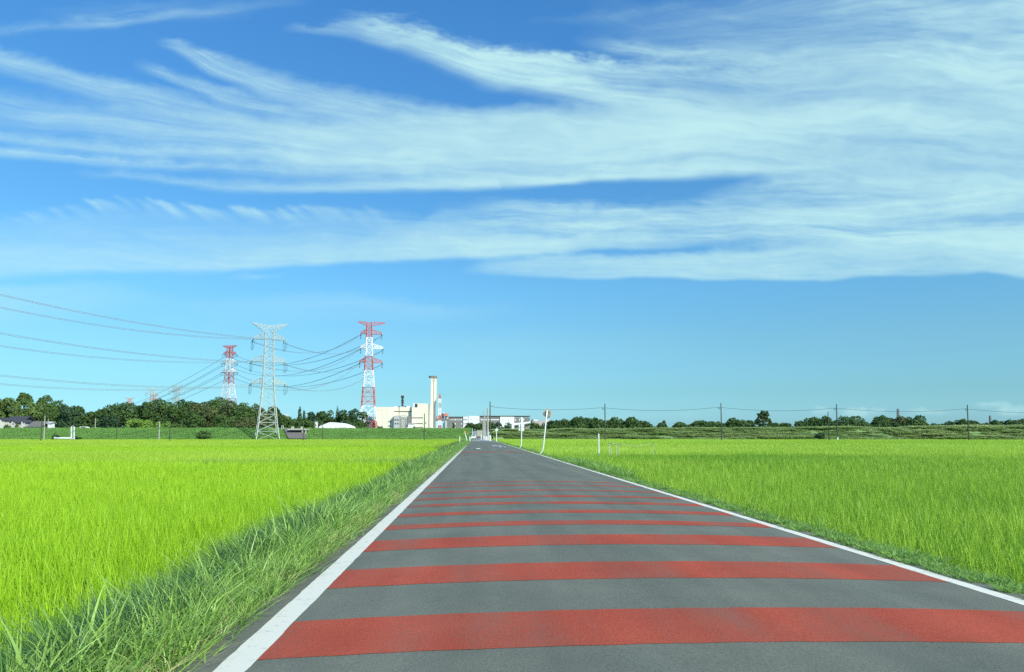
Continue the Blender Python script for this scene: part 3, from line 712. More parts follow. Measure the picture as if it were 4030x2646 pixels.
def pyl_base(px, d): return Vector((X(px, d), d, -.4))
D1 = 500; k1 = D1/F/2.841
zz = lambda y: (1400-y)*k1
c1 = P(1447.5, 1715, D1)
prof1 = [(0,zz(1305),99*k1,92*k1,1,1),(zz(1305),zz(1210),92*k1,86*k1,1,1),(zz(1210),zz(1045),86*k1,71*k1,0,1),(zz(1045),zz(835),71*k1,58*k1,1,2),(zz(835),zz(650),58*k1,46*k1,0,2),(zz(650),zz(490),46*k1,37*k1,1,3),(zz(490),zz(280),37*k1,30*k1,0,3),(zz(280),zz(112),30*k1,26*k1,1,4)]
mat_basis_fix = bpy.context.view_layer.update
pA, attA = red_pylon('nearer red and white lattice pylon standing beside the cream plant', (c1.x, D1, -.4), R(14), 1, 'red and white pylons',
    prof1, [(zz(238),-1*-92*k1,137*k1,1),(zz(400),92*k1,150*k1,0),(zz(558),100*k1,147*k1,1)], (zz(104),125*k1,178*k1,2.6))
bpy.context.view_layer.update()
attA = None
def attach(t, kind='crossarm'):
    """world ends of each crossarm's insulators: list of (near, far)"""
    bpy.context.view_layer.update(); out = []
    for a in t.children:
        if a.name.split('.')[0] != kind: continue
        pts = [a.matrix_world @ Vector(c.data.vertices[-1].co) for c in a.children if c.name.startswith('insulator')]
        out.append(pts)
    return out
D2 = 760; k2 = D2/F/2.741
z2 = lambda y: (1440-y)*k2
c2 = P(895.5, 1715, D2)
prof2 = [(0,z2(1020),92*k2,53*k2,1,3),(z2(1020),z2(865),53*k2,38*k2,0,2),(z2(865),z2(738),38*k2,28*k2,1,2),(z2(738),z2(590),28*k2,23*k2,0,3),(z2(590),z2(452),23*k2,19*k2,1,3)]
pB, _ = red_pylon('farther red and white pylon rising from the wooded ridge', (c2.x, D2, -.4), R(-20), 1.05, 'red and white pylons',
    prof2, [(z2(540),72*k2,74*k2,1),(z2(636),78*k2,82*k2,0),(z2(734),82*k2,84*k2,0)], (z2(448),90*k2,86*k2,3.2))

# grey pylon
D3 = 300; k3 = D3/F/2.741
z3 = lambda y: (1452-y)*k3
c3 = P(1051, 1715, D3-8)
def grey_pylon(label, loc, rz, group, k=1, sec=True):
    t = thing('lattice_pylon', label, 'pylon', loc, rz, group)
    for (z0,z1,h0,h1,n) in [(0,z3(1265),118*k3,92*k3,2),(z3(1265),z3(1090),92*k3,76*k3,2),(z3(1090),z3(900),76*k3,59*k3,2),(z3(900),z3(620),59*k3,48*k3,4),(z3(620),z3(295),48*k3,42*k3,5)]:
        mb = MB(); lattice(mb, z0, z1, h0, h1, .27, .105, n); mb.build('tower_section', M_galv, t)
    for (zb, tl, tr) in ((z3(378),158*k3,152*k3),(z3(614),168*k3,162*k3),(z3(852),172*k3,168*k3)):
        for s, tip in ((-1,tl),(1,tr)):
            mb = MB(); arm_mesh(mb, zb, 45*k3, tip, 64*k3, 26*k3, s, 45*k3, .13, 5); a = mb.build('crossarm', M_galv, t)
            for dy in (-1, 1):
                mi = MB(); p0 = Vector((s*tip, dy*.8, zb)); p1 = Vector((s*(tip+.4), dy*4.2, zb-.7))
                mi.tube([p0, p0.lerp(p1,.15), p1], [.05,.19,.18], 8); mi.build('insulator', M_insw if s > 0 else M_ins, a)
            for q in (-.25, .25):
                mj = MB(); mj.tube([(s*(tip+.4)+q, -4.2, zb-.7),(s*(tip+.4)+q,-4.0,zb-2.9),(s*(tip+.4)+q,-3.2,zb-3.5),(s*(tip+.4)+q,3.2,zb-4.2),(s*(tip+.4)+q,4.0,zb-3.4),(s*(tip+.4)+q,4.2,zb-.7)], .05, 5)
                mj.build('jumper_loop', M_cable, a)
    for s in (-1, 1):
        mb = MB(); h = 42*k3
        for yy in (-1, 1):
            lo0 = Vector((s*h*.9, yy*h, z3(300))); hi0 = Vector((0, yy*h*.8, z3(232))); tip = Vector((s*186*k3, yy*.15, z3(200)))
            mb.bar(lo0, tip, .17); mb.bar(hi0, tip, .13); mb.bar(lo0, hi0, .16)
            for u in (.2,.4,.6,.8):
                mb.bar(lo0.lerp(tip,u), hi0.lerp(tip,u), .13); mb.bar(lo0.lerp(tip,u), hi0.lerp(tip,u-.2), .13)
        for u in (.3,.6,.9):
            a_ = Vector((s*h*.9, -h, z3(300))).lerp(Vector((s*186*k3,-.15,z3(200))),u); mb.bar(a_, Vector((a_.x,-a_.y,a_.z)), .13)
        mb.build('earthwire_arm', M_galv, t)
    return t
pC = grey_pylon('tall grey steel pylon at the foot of the bank, nearest of all', (c3.x, D3-8, -.4), R(21), 'grey pylons')
bpy.context.view_layer.update()
M_thaze = flatmat('haze_paled_red', (.62,.34,.30))  # haze over the far red pylons, mixed into their paint colour
# faint pylons far behind the woods
def faint(src, label, px, top_py, d, span_px, src_span, src_h, rz=0, grp='faint distant pylons'):
    c = copy_tree(src); s = span_px*M(d)/src_span
    c.scale = (s, s, s); c.location = (X(px, d), d, Z(top_py, d) - src_h*s); c.rotation_euler.z = rz
    c['label'] = label; c['group'] = grp
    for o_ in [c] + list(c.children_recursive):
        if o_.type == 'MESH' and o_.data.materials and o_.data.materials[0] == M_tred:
            o_.material_slots[0].link = 'OBJECT'; o_.material_slots[0].material = M_thaze
    return c
pD = faint(pC, 'pale grey far pylon with its arms just above the wood', 690, 1519, 1500, 52, 372*k3, z3(200), R(-12))
pE = faint(pC, 'faintest grey far pylon with dark insulators above the trees', 592, 1530, 1900, 44, 372*k3, z3(200), R(10))
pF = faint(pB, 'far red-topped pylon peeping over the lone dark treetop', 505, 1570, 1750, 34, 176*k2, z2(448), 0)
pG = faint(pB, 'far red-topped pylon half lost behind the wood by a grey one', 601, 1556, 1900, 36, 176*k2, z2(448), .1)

# ------------------------------------------------------------------ power lines
def sag_pts(p, q, sag, n=40):
    return [Vector(p).lerp(Vector(q), i/n) - Vector((0,0,4*sag*(i/n)*(1-i/n))) for i in range(n+1)]
def line(label, p, q, sag, r, bundle=0, mat=None, cat='power line', group=None, name='power_line'):
    mb = MB(); pts = sag_pts(p, q, sag)
    offs = [(0,0)] if not bundle else [(-bundle,-bundle),(bundle,-bundle),(-bundle,bundle),(bundle,bundle)]
    side = (Vector(q)-Vector(p)).cross(Vector((0,0,1))).normalized()
    for a, b in offs: mb.tube([x + side*a + Vector((0,0,b)) for x in pts], r, 5, False)
    return tag(mb.build(name, mat or M_wire, None), label, cat, group)
lev = ['top', 'middle', 'lowest']
bpy.context.view_layer.update()
pC.scale = (.972,)*3; pB.scale = (.985,)*3; bpy.context.view_layer.update()
endsC = attach(pC)                       # order: top L, top R, mid L, mid R, low L, low R
leftpy = [(1160,1210),(1312,1362),(1478,1512)]
for i in range(3):
    for s in (0, 1):
        q = endsC[i*2+s][0]; py = leftpy[i][0 if s == 1 else 1]
        # the next pylon stands nearer, out of the frame to the left; the line passes photo x=0 at py
        d0 = 210 if s else 222
        pt = P(0, py, d0); f = 2.1
        p = Vector(q) + (pt - Vector(q))*f; 
        sag = 9.0
        # raise the far end so that the sagging line passes through pt
        tt = 1/f; p.z += 4*sag*tt*(1-tt)*f
        line(f'{"higher" if s else "lower"} thick conductor from the left edge to the grey pylon\'s {lev[i]} arm', p, q, sag, .04, .17, group='bundled conductors left of the grey pylon')
endsA = attach(pA); endsB = attach(pB)
for i in range(3):
    for s in (0, 1):
        side = 'left' if s == 0 else 'right'
        line(f'line from the grey pylon\'s {lev[i]} arm to the nearer red pylon\'s {side} tip', endsC[i*2+s][1], endsA[i*2+s][0], 8, .034, .13, group='lines from the grey pylon')
        line(f'line between both red pylons behind the grey one, {lev[i]} arm, {side} tip', endsA[i*2+s][1] if s else endsA[i*2+s][0], endsB[i*2+s][0] if s else endsB[i*2+s][1], 15, .042, .12, group='lines between the red pylons')
    for s in (0, 1):
        far = Vector((X(300 + 40*s, 1500), 1500, Z(1640 + 8*i, 1500)))
        line(f'faint line from the farther red pylon\'s {lev[i]} arm, {"left" if s == 0 else "right"} tip, towards the woods', endsB[i*2+s][1], far, 16, .042, .12, group='lines dropping into the woods')

# ------------------------------------------------------------------ buildings
def wall_thing(name, label, cat, group=None): return thing(name, label, cat, (0,0,0), 0, group)
def boxpx(mb, x0, x1, yt, yb, d, depth, zb=None):
    """a block whose front face shows at these photo pixels"""
    mb.box(X(x0,d), X(x1,d), d, d+depth, Z(yb,d) if zb is None else zb, Z(yt,d))
fx = lambda x: 1440 + x/6.011
fy = lambda y: 1460 + y/6.011
DP = 600
plant = wall_thing('incineration_plant', 'large cream plant with banded windows, behind the bank beside a tall chimney', 'industrial building')
def pblk(name, mat, x0, x1, y0, y1, dd=0, depth=30, par=None, bottom=False):
    mb = MB(); boxpx(mb, fx(x0), fx(x1), fy(y0), fy(y1), DP+dd, depth, -.4 if bottom else None); return mb.build(name, mat, par or plant)
lw = pblk('left_block', M_cream, 225, 652, 860, 1400, 0, 40, bottom=True)
pblk('wall_panel', M_creamdark, 240, 398, 918, 924, -.12, .12, lw); pblk('wall_panel', M_creamdark, 394, 398, 924, 1380, -.12, .12, lw); pblk('wall_panel', M_creamdark, 498, 504, 890, 1395, -.12, .12, lw)
pblk('window', M_band, 527, 594, 1194, 1216, -.15, .15, lw); pblk('window', M_band, 527, 594, 1294, 1318, -.15, .15, lw)
ce = pblk('centre_block', M_cream, 654, 1078, 862, 1400, 1.5, 36, bottom=True)
pblk('window_band', M_band, 654, 1066, 954, 974, 1.3, .2, ce); pblk('downpipe', M_brown, 778, 788, 850, 1060, 1.2, .3, ce)
pblk('window_band', M_band, 812, 980, 1122, 1142, 1.3, .2, ce)
rt = pblk('right_block', M_cream, 1080, 1452, 868, 1405, -2, 42, bottom=True)
for y in (1112, 1247, 1336): pblk('window_band', M_band, 1084, 1346, y-8, y+9, -2.2, .2, rt)
pblk('wall_panel', M_creamdark, 1345, 1351, 985, 1400, -2.12, .12, rt); pblk('window', M_band, 1408, 1424, 1215, 1255, -2.15, .15, rt)
tp = pblk('roof_block', M_cream, 1214, 1452, 776, 870, -1.8, 36)
pblk('roof_hood', M_white, 1110, 1150, 772, 864, -1.9, 12); pblk('louvre', M_dark, 1152, 1212, 784, 864, -1.7, 10); pblk('roof_hood', M_white, 1150, 1214, 770, 783, -1.9, 12)
of = pblk('office_block', M_lgrey, 656, 806, 1056, 1400, -4, 5.4, bottom=True)
for y in (1160, 1250, 1386):
    for x in (694, 752): pblk('window', M_band, x-18, x+20, y-15, y+16, -4.15, .15, of)
st = MB(); dS = DP-4.5
for x in (826, 868, 912, 964):
    st.bar(P(fx(x), fy(1400), dS), P(fx(x), fy(1046), dS), .45); st.bar(P(fx(x), fy(1400), dS+4), P(fx(x), fy(1046), dS+4), .45)
for y in range(1050, 1400, 42):
    st.bar(P(fx(820), fy(y), dS), P(fx(970), fy(y), dS), .3); st.bar(P(fx(820), fy(y), dS+4), P(fx(970), fy(y), dS+4), .3)
    st.bar(P(fx(826), fy(y+40), dS), P(fx(912), fy(y), dS), .35); st.bar(P(fx(912), fy(y+40), dS), P(fx(964), fy(y), dS), .3)
st.build('stair_tower', M_lgrey, plant)
sw = MB(); boxpx(sw, fx(978), fx(1079), fy(1075), fy(1252), DP-1.4, 2.8); sw.build('shaded_side', M_grey, plant)  # shade on the right block's side face, put in as a dark grey box
ls = pblk('lean_to', M_white, 990, 1142, 1262, 1402, -6, 3.9, bottom=True); pblk('roof_edge', M_lgrey, 986, 1146, 1246, 1263, -6.3, 4.2, ls)
dm = MB()
for (x, w_) in ((700,52),(850,40),(995,62)):
    c = P(fx(x), fy(862), DP+16); r = w_*DP/F/6.011
    vs = []; fs = []; n = 14
    for i in range(5):
        a = i/4*math.pi/2*.98
        for k in range(n): vs.append((c.x+r*math.cos(a)*math.cos(2*math.pi*k/n), c.y+r*math.cos(a)*math.sin(2*math.pi*k/n), c.z-.6+r*.85*math.sin(a)))
    for i in range(4):
        for k in range(n): fs.append((i*n+k, i*n+(k+1)%n, (i+1)*n+(k+1)%n, (i+1)*n+k))
    d1 = MB(); d1.add(vs, fs); d1.build('roof_dome', M_white, plant, True)
pblk('roof_vent', M_dark, 765, 785, 840, 862, 8, 3); pblk('roof_vent', M_dark, 908, 930, 838, 862, 8, 3)
# black stack on the roof
stk = thing('roof_stack', 'short black stack with ring platforms rising behind the plant roof', 'chimney')
dK = DP+24; r0 = 26*dK/F/6.011
a, b = P(fx(867), fy(880), dK), P(fx(867), fy(585), dK)
mb = MB(); mb.tube([(a.x,a.y,-.4), b], [r0, r0*.9], 16); mb.build('shaft', M_black, stk)
for y, rr in ((600,1.45),(628,1.45),(700,1.3),(745,1.3)):
    p = P(fx(867), fy(y), dK); mb = MB(); mb.tube([p-Vector((0,0,.35)), p+Vector((0,0,.35))], r0*rr, 16); mb.build('platform', M_black, stk)
p = P(fx(867), fy(585), dK); q = P(fx(867), fy(535), dK); mb = MB(); mb.tube([p, p.lerp(q,.5), q], [r0*.55, r0*.5, .1], 10); mb.build('cap', flatmat('pink_cap', (.62,.42,.38)), stk)
# tall chimney
ch = thing('tall_chimney', 'tall twin-flue cream chimney with a dark groove, right of the plant', 'chimney')
dC = DP+8
for (x0, x1, yb) in ((1528,1590,1405),(1602,1657,735)):
    mb = MB(); boxpx(mb, fx(x0), fx(x1), fy(188), fy(yb), dC, 8, -.4 if yb > 1000 else None); mb.build('flue_casing', M_cream, ch)
mb = MB(); boxpx(mb, fx(1590), fx(1602), fy(165), fy(1310), dC+1.2, 6, -.4); mb.build('groove', M_brown, ch)
mb = MB(); boxpx(mb, fx(1602), fx(1640), fy(738), fy(1405), dC+.5, 7, -.4); mb.build('lower_casing', M_creamdark, ch)
mb = MB(); boxpx(mb, fx(1524), fx(1657), fy(160), fy(187), dC+.3, 7.4); mb.build('crown_band', M_brown, ch)
for x in (1562, 1612):
    p = P(fx(x), fy(165), dC+4); q = P(fx(x), fy(122), dC+4); mb = MB(); mb.tube([p, q], 2.6, 12); mb.build('flue_tip', M_grey, ch)
for x in (1566, 1622): mb = MB(); boxpx(mb, fx(x-7), fx(x+7), fy(214), fy(248), dC-.15, .15); mb.build('vent_opening', M_lgrey, ch)
mb = MB(); boxpx(mb, fx(1470), fx(1634), fy(1342), fy(1380), dC-3, 2.6); mb.build('base_duct', M_lgrey, ch)
# red and white mast
ms = thing('radio_mast', 'slim red and white lattice mast beside the tall chimney', 'mast')
dM = DP+5; cm = P(fx(1744), 1715, dM); kk = dM/F/6.011
for (ya, yb, wa, wb, m_) in ((1520,1400,30,30,M_twhite),(1400,1290,30,29,M_tred),(1290,1170,29,28,M_twhite),(1170,1060,28,27,M_tred),(1060,880,27,26,M_twhite),(880,760,26,25,M_lgrey),(760,660,25,24,M_twhite),(660,600,22,12,M_tred)):
    mb = MB(); lattice(mb, Z(fy(ya),dM), Z(fy(yb),dM), wa*kk, wb*kk, .55, .3, 2); o = mb.build('mast_section', m_, ms); o.location = (cm.x, dM, 0)
mb = MB(); mb.bar((cm.x,dM,Z(fy(600),dM)), (cm.x,dM,Z(fy(545),dM)), .8); mb.build('aerial', M_tred, ms)
# blue building
bl = thing('blue_building', 'pale blue flat-roofed building right of the chimney foot', 'industrial building')
mb = MB(); boxpx(mb, fx(1655), fx(1866), fy(1184), fy(1405), DP+30, 20, -.4); mb.build('wall', M_blue, bl)
mb = MB(); boxpx(mb, fx(1650), fx(1870), fy(1166), fy(1183), DP+29.6, 20.8); mb.build('roof', M_grey, bl)
mb = MB(); boxpx(mb, fx(1868), fx(1912), fy(1184), fy(1405), DP+28, 8, -.4); mb.build('corner_column', M_lgrey, bl)
mb = MB(); boxpx(mb, fx(1800), fx(1812), fy(1280), fy(1400), DP+29.8, .2); mb.build('door', M_lgrey, bl)
tk = thing('tank_house', 'dark grey plant house with pale tanks on top, behind the blue building', 'industrial building')
mb = MB(); boxpx(mb, fx(1640), fx(1955), fy(1130), fy(1405), DP+60, 30, -.4); mb.build('wall', M_grey, tk)
for (x0, x1, y0) in ((1665,1720,1070),(1790,1850,1075),(1870,1950,1068)):
    p = P(fx((x0+x1)/2), fy(1130), DP+70); r = (x1-x0)/2*(DP+70)/F/6.011; mb = MB(); mb.tube([p, (p.x,p.y,Z(fy(y0),DP+70))], r, 14); mb.build('tank', M_lgrey, tk)
rc = thing('red_crane', 'little red jib and drum standing on the dark plant house', 'crane')
p = P(fx(1868), fy(1072), DP+68); mb = MB(); mb.tube([p, P(fx(1868), fy(1010), DP+68)], 3.2, 10); mb.build('drum', flatmat('faded_red', (.55,.22,.18)), rc)
mb = MB(); mb.bar(P(fx(1866), fy(1010), DP+68), P(fx(1825), fy(985), DP+68), .6); mb.build('jib', M_twhite, rc)
# small annex behind the nearer red pylon
an = thing('grey_annex', 'grey gabled shed seen through the legs of the nearer red pylon', 'shed')
mb = MB(); x0, x1 = X(1432,DP+10), X(1466,DP+10); zt = Z(fy(1100),DP+10); za = Z(fy(1060),DP+10)
mb.prism([(x0,-.4),(x1,-.4),(x1,zt),((x0+x1)/2,za),(x0,zt)], DP+10, DP+40); mb.build('wall', M_lgrey, an)
mb = MB(); boxpx(mb, 1455, 1463, fy(1170), fy(1190), DP+9.8, .2); mb.build('window', M_band, an)
# warehouse
DW = 900
wh = thing('warehouse', 'very long grey warehouse with tall white sections at the end of the road', 'warehouse')
gx_ = lambda x: 1740 + x/10.82
gy_ = lambda y: 1580 + y/10.82
M_wgrey = mat_noise('grey_cladding', (.20,.205,.185), (.26,.26,.235), .3, .7, 0, stretch=(.1,1,4))
def wblk(name, mat, x0, x1, y0, y1, dd=0, depth=60, par=None):
    mb = MB(); boxpx(mb, x0, x1, y0, y1, DW+dd, depth, -.4 if y1 > 1692 else None); return mb.build(name, mat, par or wh)
a1 = wblk('grey_bay', M_wgrey, 1752, 1822.4, 1641.5, 1700); a2 = wblk('white_bay', M_white, 1822.5, 1845, 1640.5, 1700, -1); a3 = wblk('white_bay', M_white, 1845.1, 1886.8, 1637.8, 1700, -1.5)
a4 = wblk('grey_bay', M_wgrey, 1886.9, 1967.9, 1638, 1700); a5 = wblk('white_bay', M_white, 1968, 2024, 1640.5, 1700, -1); a6 = wblk('grey_bay', M_wgrey, 2024.1, 2085, 1643, 1700, 0, 30)
wblk('roof_edge', M_grey, 1750, 1823, 1640, 1641.5, -1, 62); wblk('roof_edge', M_grey, 1886.9, 2089, 1636.3, 1638, -1.2, 40)
for y in (1652, 1668.5, 1685):
    wblk('window_band', M_band, 1823, 1840, y-1, y+1.3, -1.2, .2, a2)
    for x in (1766.5, 1791.5, 1816.5): wblk('white_panel', M_white, x-2.3, x+2.3, y-2, y+2.6, -.3, .3, a1)
wblk('window_band', M_lgrey, 1770, 1788, 1650.6, 1654.6, -.2, .2, a1); wblk('window_band', M_lgrey, 1795, 1813, 1650.6, 1654.6, -.2, .2, a1)
for x in (1854.5, 1881.5):
    for y in (1651.5, 1669): wblk('window', M_lgrey, x-1.3, x+1.5, y-2.8, y+2.8, -1.7, .2, a3)
wblk('white_band', M_white, 1892, 1965, 1650.5, 1654.5, -.3, .3, a4); wblk('sign_panel', flatmat('dull_red', (.42,.12,.09)), 1771, 1779, 1644, 1648.5, -.3, .3, a1)
for x0, x1 in ((1938,1944),(1948,1953),(1954,1964)): wblk('white_panel', M_white, x0, x1, 1666, 1671.5, -.3, .3, a4)
wblk('white_panel', M_white, 2026, 2031, 1651, 1656, -.3, .3, a6); wblk('opening', M_grey, 2060, 2083, 1649.5, 1657, -.3, .3, a6)
for x in (1978, 2002.5): wblk('vent_opening', M_lgrey, x-1.5, x+1.5, 1651, 1655, -1.2, .2, a5)
# far buildings to the right of the warehouse
fb = thing('distant_block', 'low pinkish-grey distant block with a pale rooftop box, right of the warehouse', 'building')
mb = MB(); boxpx(mb, 2096, 2150, 1655, 1690, 1000, 40, -.4); mb.build('wall', flatmat('pinkish_wall', (.48,.44,.41)), fb)
mb = MB(); boxpx(mb, 2098, 2119, 1650, 1655, 1003, 30); mb.build('roof_box', M_lgrey, fb)
mb = MB(); boxpx(mb, 2101, 2116, 1653.4, 1657.8, 999.5, .5); mb.build('white_band', M_white, fb)
wt = thing('water_tower', 'white elevated water tank on thin legs behind the bent sign', 'water tower')
mb = MB(); boxpx(mb, 2151, 2167, 1653.5, 1660.5, 700, 4); mb.build('tank', M_white, wt)
mb = MB(); boxpx(mb, 2150, 2166, 1661.5, 1666, 701, 4, -.4); mb.build('base', M_lgrey, wt)
for x in (2160, 2171): mb = MB(); mb.bar(P(x, 1670, 703), P(x, 1640, 703), .35); mb.build('leg', M_lgrey, wt)
wb = thing('white_shed', 'long low white-roofed shed sloping behind the second bent signpost', 'shed')
dS2 = 340
mb = MB(); a_, b_ = P(2016,1667.5,dS2), P(2088,1658.5,dS2); h = 7.2*M(dS2)
mb.add([(a_.x,dS2,a_.z-h),(b_.x,dS2,b_.z-h),(b_.x,dS2,b_.z),(a_.x,dS2,a_.z),(a_.x,dS2+9,a_.z-h),(b_.x,dS2+9,b_.z-h),(b_.x,dS2+9,b_.z),(a_.x,dS2+9,a_.z)], [(0,1,2,3),(7,6,5,4),(4,5,1,0),(3,2,6,7),(0,3,7,4),(1,5,6,2)]); mb.build('roof', M_white, wb)
mb = MB(); mb.box(X(2018,dS2), X(2086,dS2), dS2+1.5, dS2+8, -.4, a_.z-h-.05); mb.build('wall', M_grey, wb)
mb = MB(); boxpx(mb, 2014, 2024, 1667, 1677, dS2-1, 2, -.4); mb.build('porch', M_white, wb)
# white dome hall and small far things on the left
te = thing('white_hall', 'low white domed hall between the dark wood and the bank', 'hall')
dT = 400; prof_t = []
for u in np.linspace(0, 1, 15):
    x = 1248 + 121*u; yv = np.interp(u, [0,.04,.18,.36,.42,.55,.66,.75,.92,.98,1], [1692,1680,1673,1664,1663,1663,1665,1669,1677,1682,1692]); prof_t.append((X(x,dT), Z(yv,dT)))
mb = MB(); mb.prism([(prof_t[0][0], -.4)] + prof_t + [(prof_t[-1][0], -.4)], dT, dT+30); mb.build('roof', M_white, te)
gt = thing('gas_holder', 'white distant tank with a thin mast above the trees, right of the grey pylon', 'tank')
mb = MB(); boxpx(mb, 1100, 1126, 1633, 1645, 1100, 12, 0); mb.build('tank', M_white, gt)
mb = MB(); mb.bar(P(1121,1640,1105), P(1121,1617,1105), .7); mb.build('mast', M_lgrey, gt)
sb = thing('white_cabin', 'tiny white cabin at the wood edge left of the domed hall', 'cabin')
mb = MB(); boxpx(mb, 1236, 1246, 1661, 1668, 430, 3, 0); mb.build('wall', M_white, sb); mb = MB(); boxpx(mb, 1235, 1247, 1660, 1661, 429.8, 3.4); mb.build('roof', M_lgrey, sb)

HEDGE = []
def gable(label, name, x0, x1, yt, ye, yb, d, depth, wallm, roofm, cat='house', ridge='x', wins=()):
    t = thing(name, label, cat); a, b = X(x0,d), X(x1,d); ze, zt = Z(ye,d), Z(yt,d)
    mb = MB(); mb.box(a+.3, b-.3, d, d+depth, -.4, ze); 
    if ridge == 'y': mb.prism([(a+.3,ze+.002),(b-.3,ze+.002),((a+b)/2,zt-.15)], d, d+depth)
    mb.build('wall', wallm, t)
    mb = MB()
    if ridge == 'x':
        ov = .5; mb.prismx([(d-ov,ze-.1),(d+depth/2,zt),(d+depth+ov,ze-.1),(d+depth+ov,ze-.35),(d+depth/2,zt-.3),(d-ov,ze-.35)], a-.3, b+.3)
    else:
        m_ = (a+b)/2; ov = .4
        mb.prism([(a-ov,ze-.2),(m_,zt),(b+ov,ze-.2),(b+ov,ze-.4),(m_,zt-.3),(a-ov,ze-.4)], d-.5, d+depth+.5)
    mb.build('roof', roofm, t)
    for (wx0,wx1,wy0,wy1) in wins:
        mb = MB(); boxpx(mb, wx0, wx1, wy0, wy1, d-.06, .06); mb.build('window', M_glass, t)
    return t
DH = 400
M_offw = flatmat('off_white_wall', (.58,.58,.53))
for x, y, w_, l in ((22,1672,26,'hedge bush under the white gabled house'),(40,1676,20,'hedge bush before the dark roof\'s left gable'),(66,1668,16,'yellowish bush between the two pale gables'),(100,1680,24,'hedge bush between gable and tiled house'),(146,1683,26,'hedge bush before the tiled house'),(172,1678,22,'hedge bush right of the tiled house')):
    HEDGE.append((l, x, y, w_))
gable('white gabled house cut off by the picture edge', 'gabled_house', -30, 15, 1646, 1655, 1690, DH, 9, flatmat('cream_house_wall', (.66,.64,.55)), M_darkroof, ridge='y', wins=[(4,10,1657,1662)])
gable('dark tiled house with pale gables behind the bank', 'dark_roofed_house', 18, 88, 1640, 1660, 1690, DH+8, 12, M_lgrey, M_darkroof)
gable('pale gable wing in front of the dark roof, left one', 'gabled_wing', 39, 60, 1655, 1664, 1690, DH, 6, M_offw, M_darkroof, 'house wing', 'y', [(47,52,1668,1673)])
gable('pale gable wing beside the grey-tiled house', 'gabled_wing', 78, 98, 1654, 1663, 1690, DH, 6, M_offw, M_darkroof, 'house wing', 'y', [(86,91,1662,1668)])
gable('low house with a broad grey tiled roof by two poles', 'tiled_house', 106, 160, 1659, 1680, 1690, DH-6, 11, M_lgrey, M_roof, wins=[(128,136,1682,1687)])
gable('small white shed by the pole with a round box', 'small_shed', 183, 199, 1661, 1666, 1690, DH-4, 4, M_white, M_lgrey, 'shed', 'x')
# van on the bank
def lever(x): return bank_line(x) + 18.5
van = thing('white_van', 'white van standing on the crest of the bank below the woods', 'van')
dV = 308; zc = 4.1
mb = MB(); x0, x1 = X(312,dV), X(343,dV); zt = Z(1680.5,dV)
mb.prism([(x0,zc+.32),(x1,zc+.32),(x1,zc+.32+(zt-zc)*.45),(x1-.5,zt-.1),(x1-.9,zt),(x0+.15,zt),(x0,zt-.2)], dV, dV+1.7); mb.build('body', M_white, van)
mb = MB(); mb.box(x0+.5, x1-1.0, dV-.02, dV, zt-.52, zt-.15); mb.build('window', M_glass, van)
for x in (x0+.65, x1-.7):
    mb = MB(); mb.disc((x, dV+.05, zc+.32), .32, .2); mb.build('wheel', M_tyre, van)

# sluice with ramp on the bank, water gate and pipe
sl = thing('sluice_house', 'concrete sluice with a railed deck on a grey slab slope by the grey pylon', 'sluice')
mb = MB(); yb_, yt_ = 289, 304
xl0, xl1, xl2, xl3 = X(1108,300), X(1148,300), X(1216,292), X(1160,292)
mb.add([(xl0,302.5,4.25),(xl1+4,302.5,4.25),(xl2,288.6,.25),(xl3-1.5,288.6,.25),(xl0,303.5,2),(xl1+4,303.5,2),(xl2,290,-.4),(xl3-1.5,290,-.4)], [(0,3,2,1),(0,1,5,4),(1,2,6,5),(2,3,7,6),(3,0,4,7)]); mb.build('slab_slope', M_concdark, sl)
mb = MB(); a_, b_ = P(1134,1687,297), P(1206,1694,297); mb.box(a_.x, b_.x, 296, 302, 3.55, 4.1); mb.build('deck', M_conc, sl)
for x in (1190, 1203): mb = MB(); mb.bar((X(x,296.5),296.5,-.4), (X(x,296.5),296.5,3.55), .45); mb.build('leg', M_conc, sl)
for x in (1150, 1187): mb = MB(); boxpx(mb, x-4, x+4, 1680, 1688.5, 297, 1.2, 4.1); mb.build('gate_hoist', M_conc, sl)
mb = MB(); 
for x in (1108, 1114): mb.bar((X(x,303),303,4.0), (X(x,303),303,5.4), .14)
mb.bar((X(1108,303),303,5.35), (X(1114,303),303,5.35), .12); mb.build('guard_hoop', M_white, sl)
wg = thing('water_gate', 'white ladder-framed water gate at the foot of the left bank', 'water gate')
dG = 272
for x in (281, 292):
    mb = MB(); mb.bar(P(x,1733,dG), P(x,1680,dG), .28); mb.build('post', M_white, wg)
mb = MB()
for y in range(1682, 1733, 7): mb.bar(P(281,y,dG+.1), P(292,y+3,dG+.1), .18)
mb.tube([P(281+11*u, 1680-3.2*math.sin(math.pi*u), dG) for u in np.linspace(0,1,7)], .12, 6); mb.build('ladder', M_lgrey, wg)
pp = MB(); pp.tube([P(214,1725,dG-1), P(250,1725.3,dG-1), P(284,1725.6,dG-1)], .34, 10)
tag(pp.build('water_pipe', M_white), 'long white pipe lying left of the water gate', 'pipe')

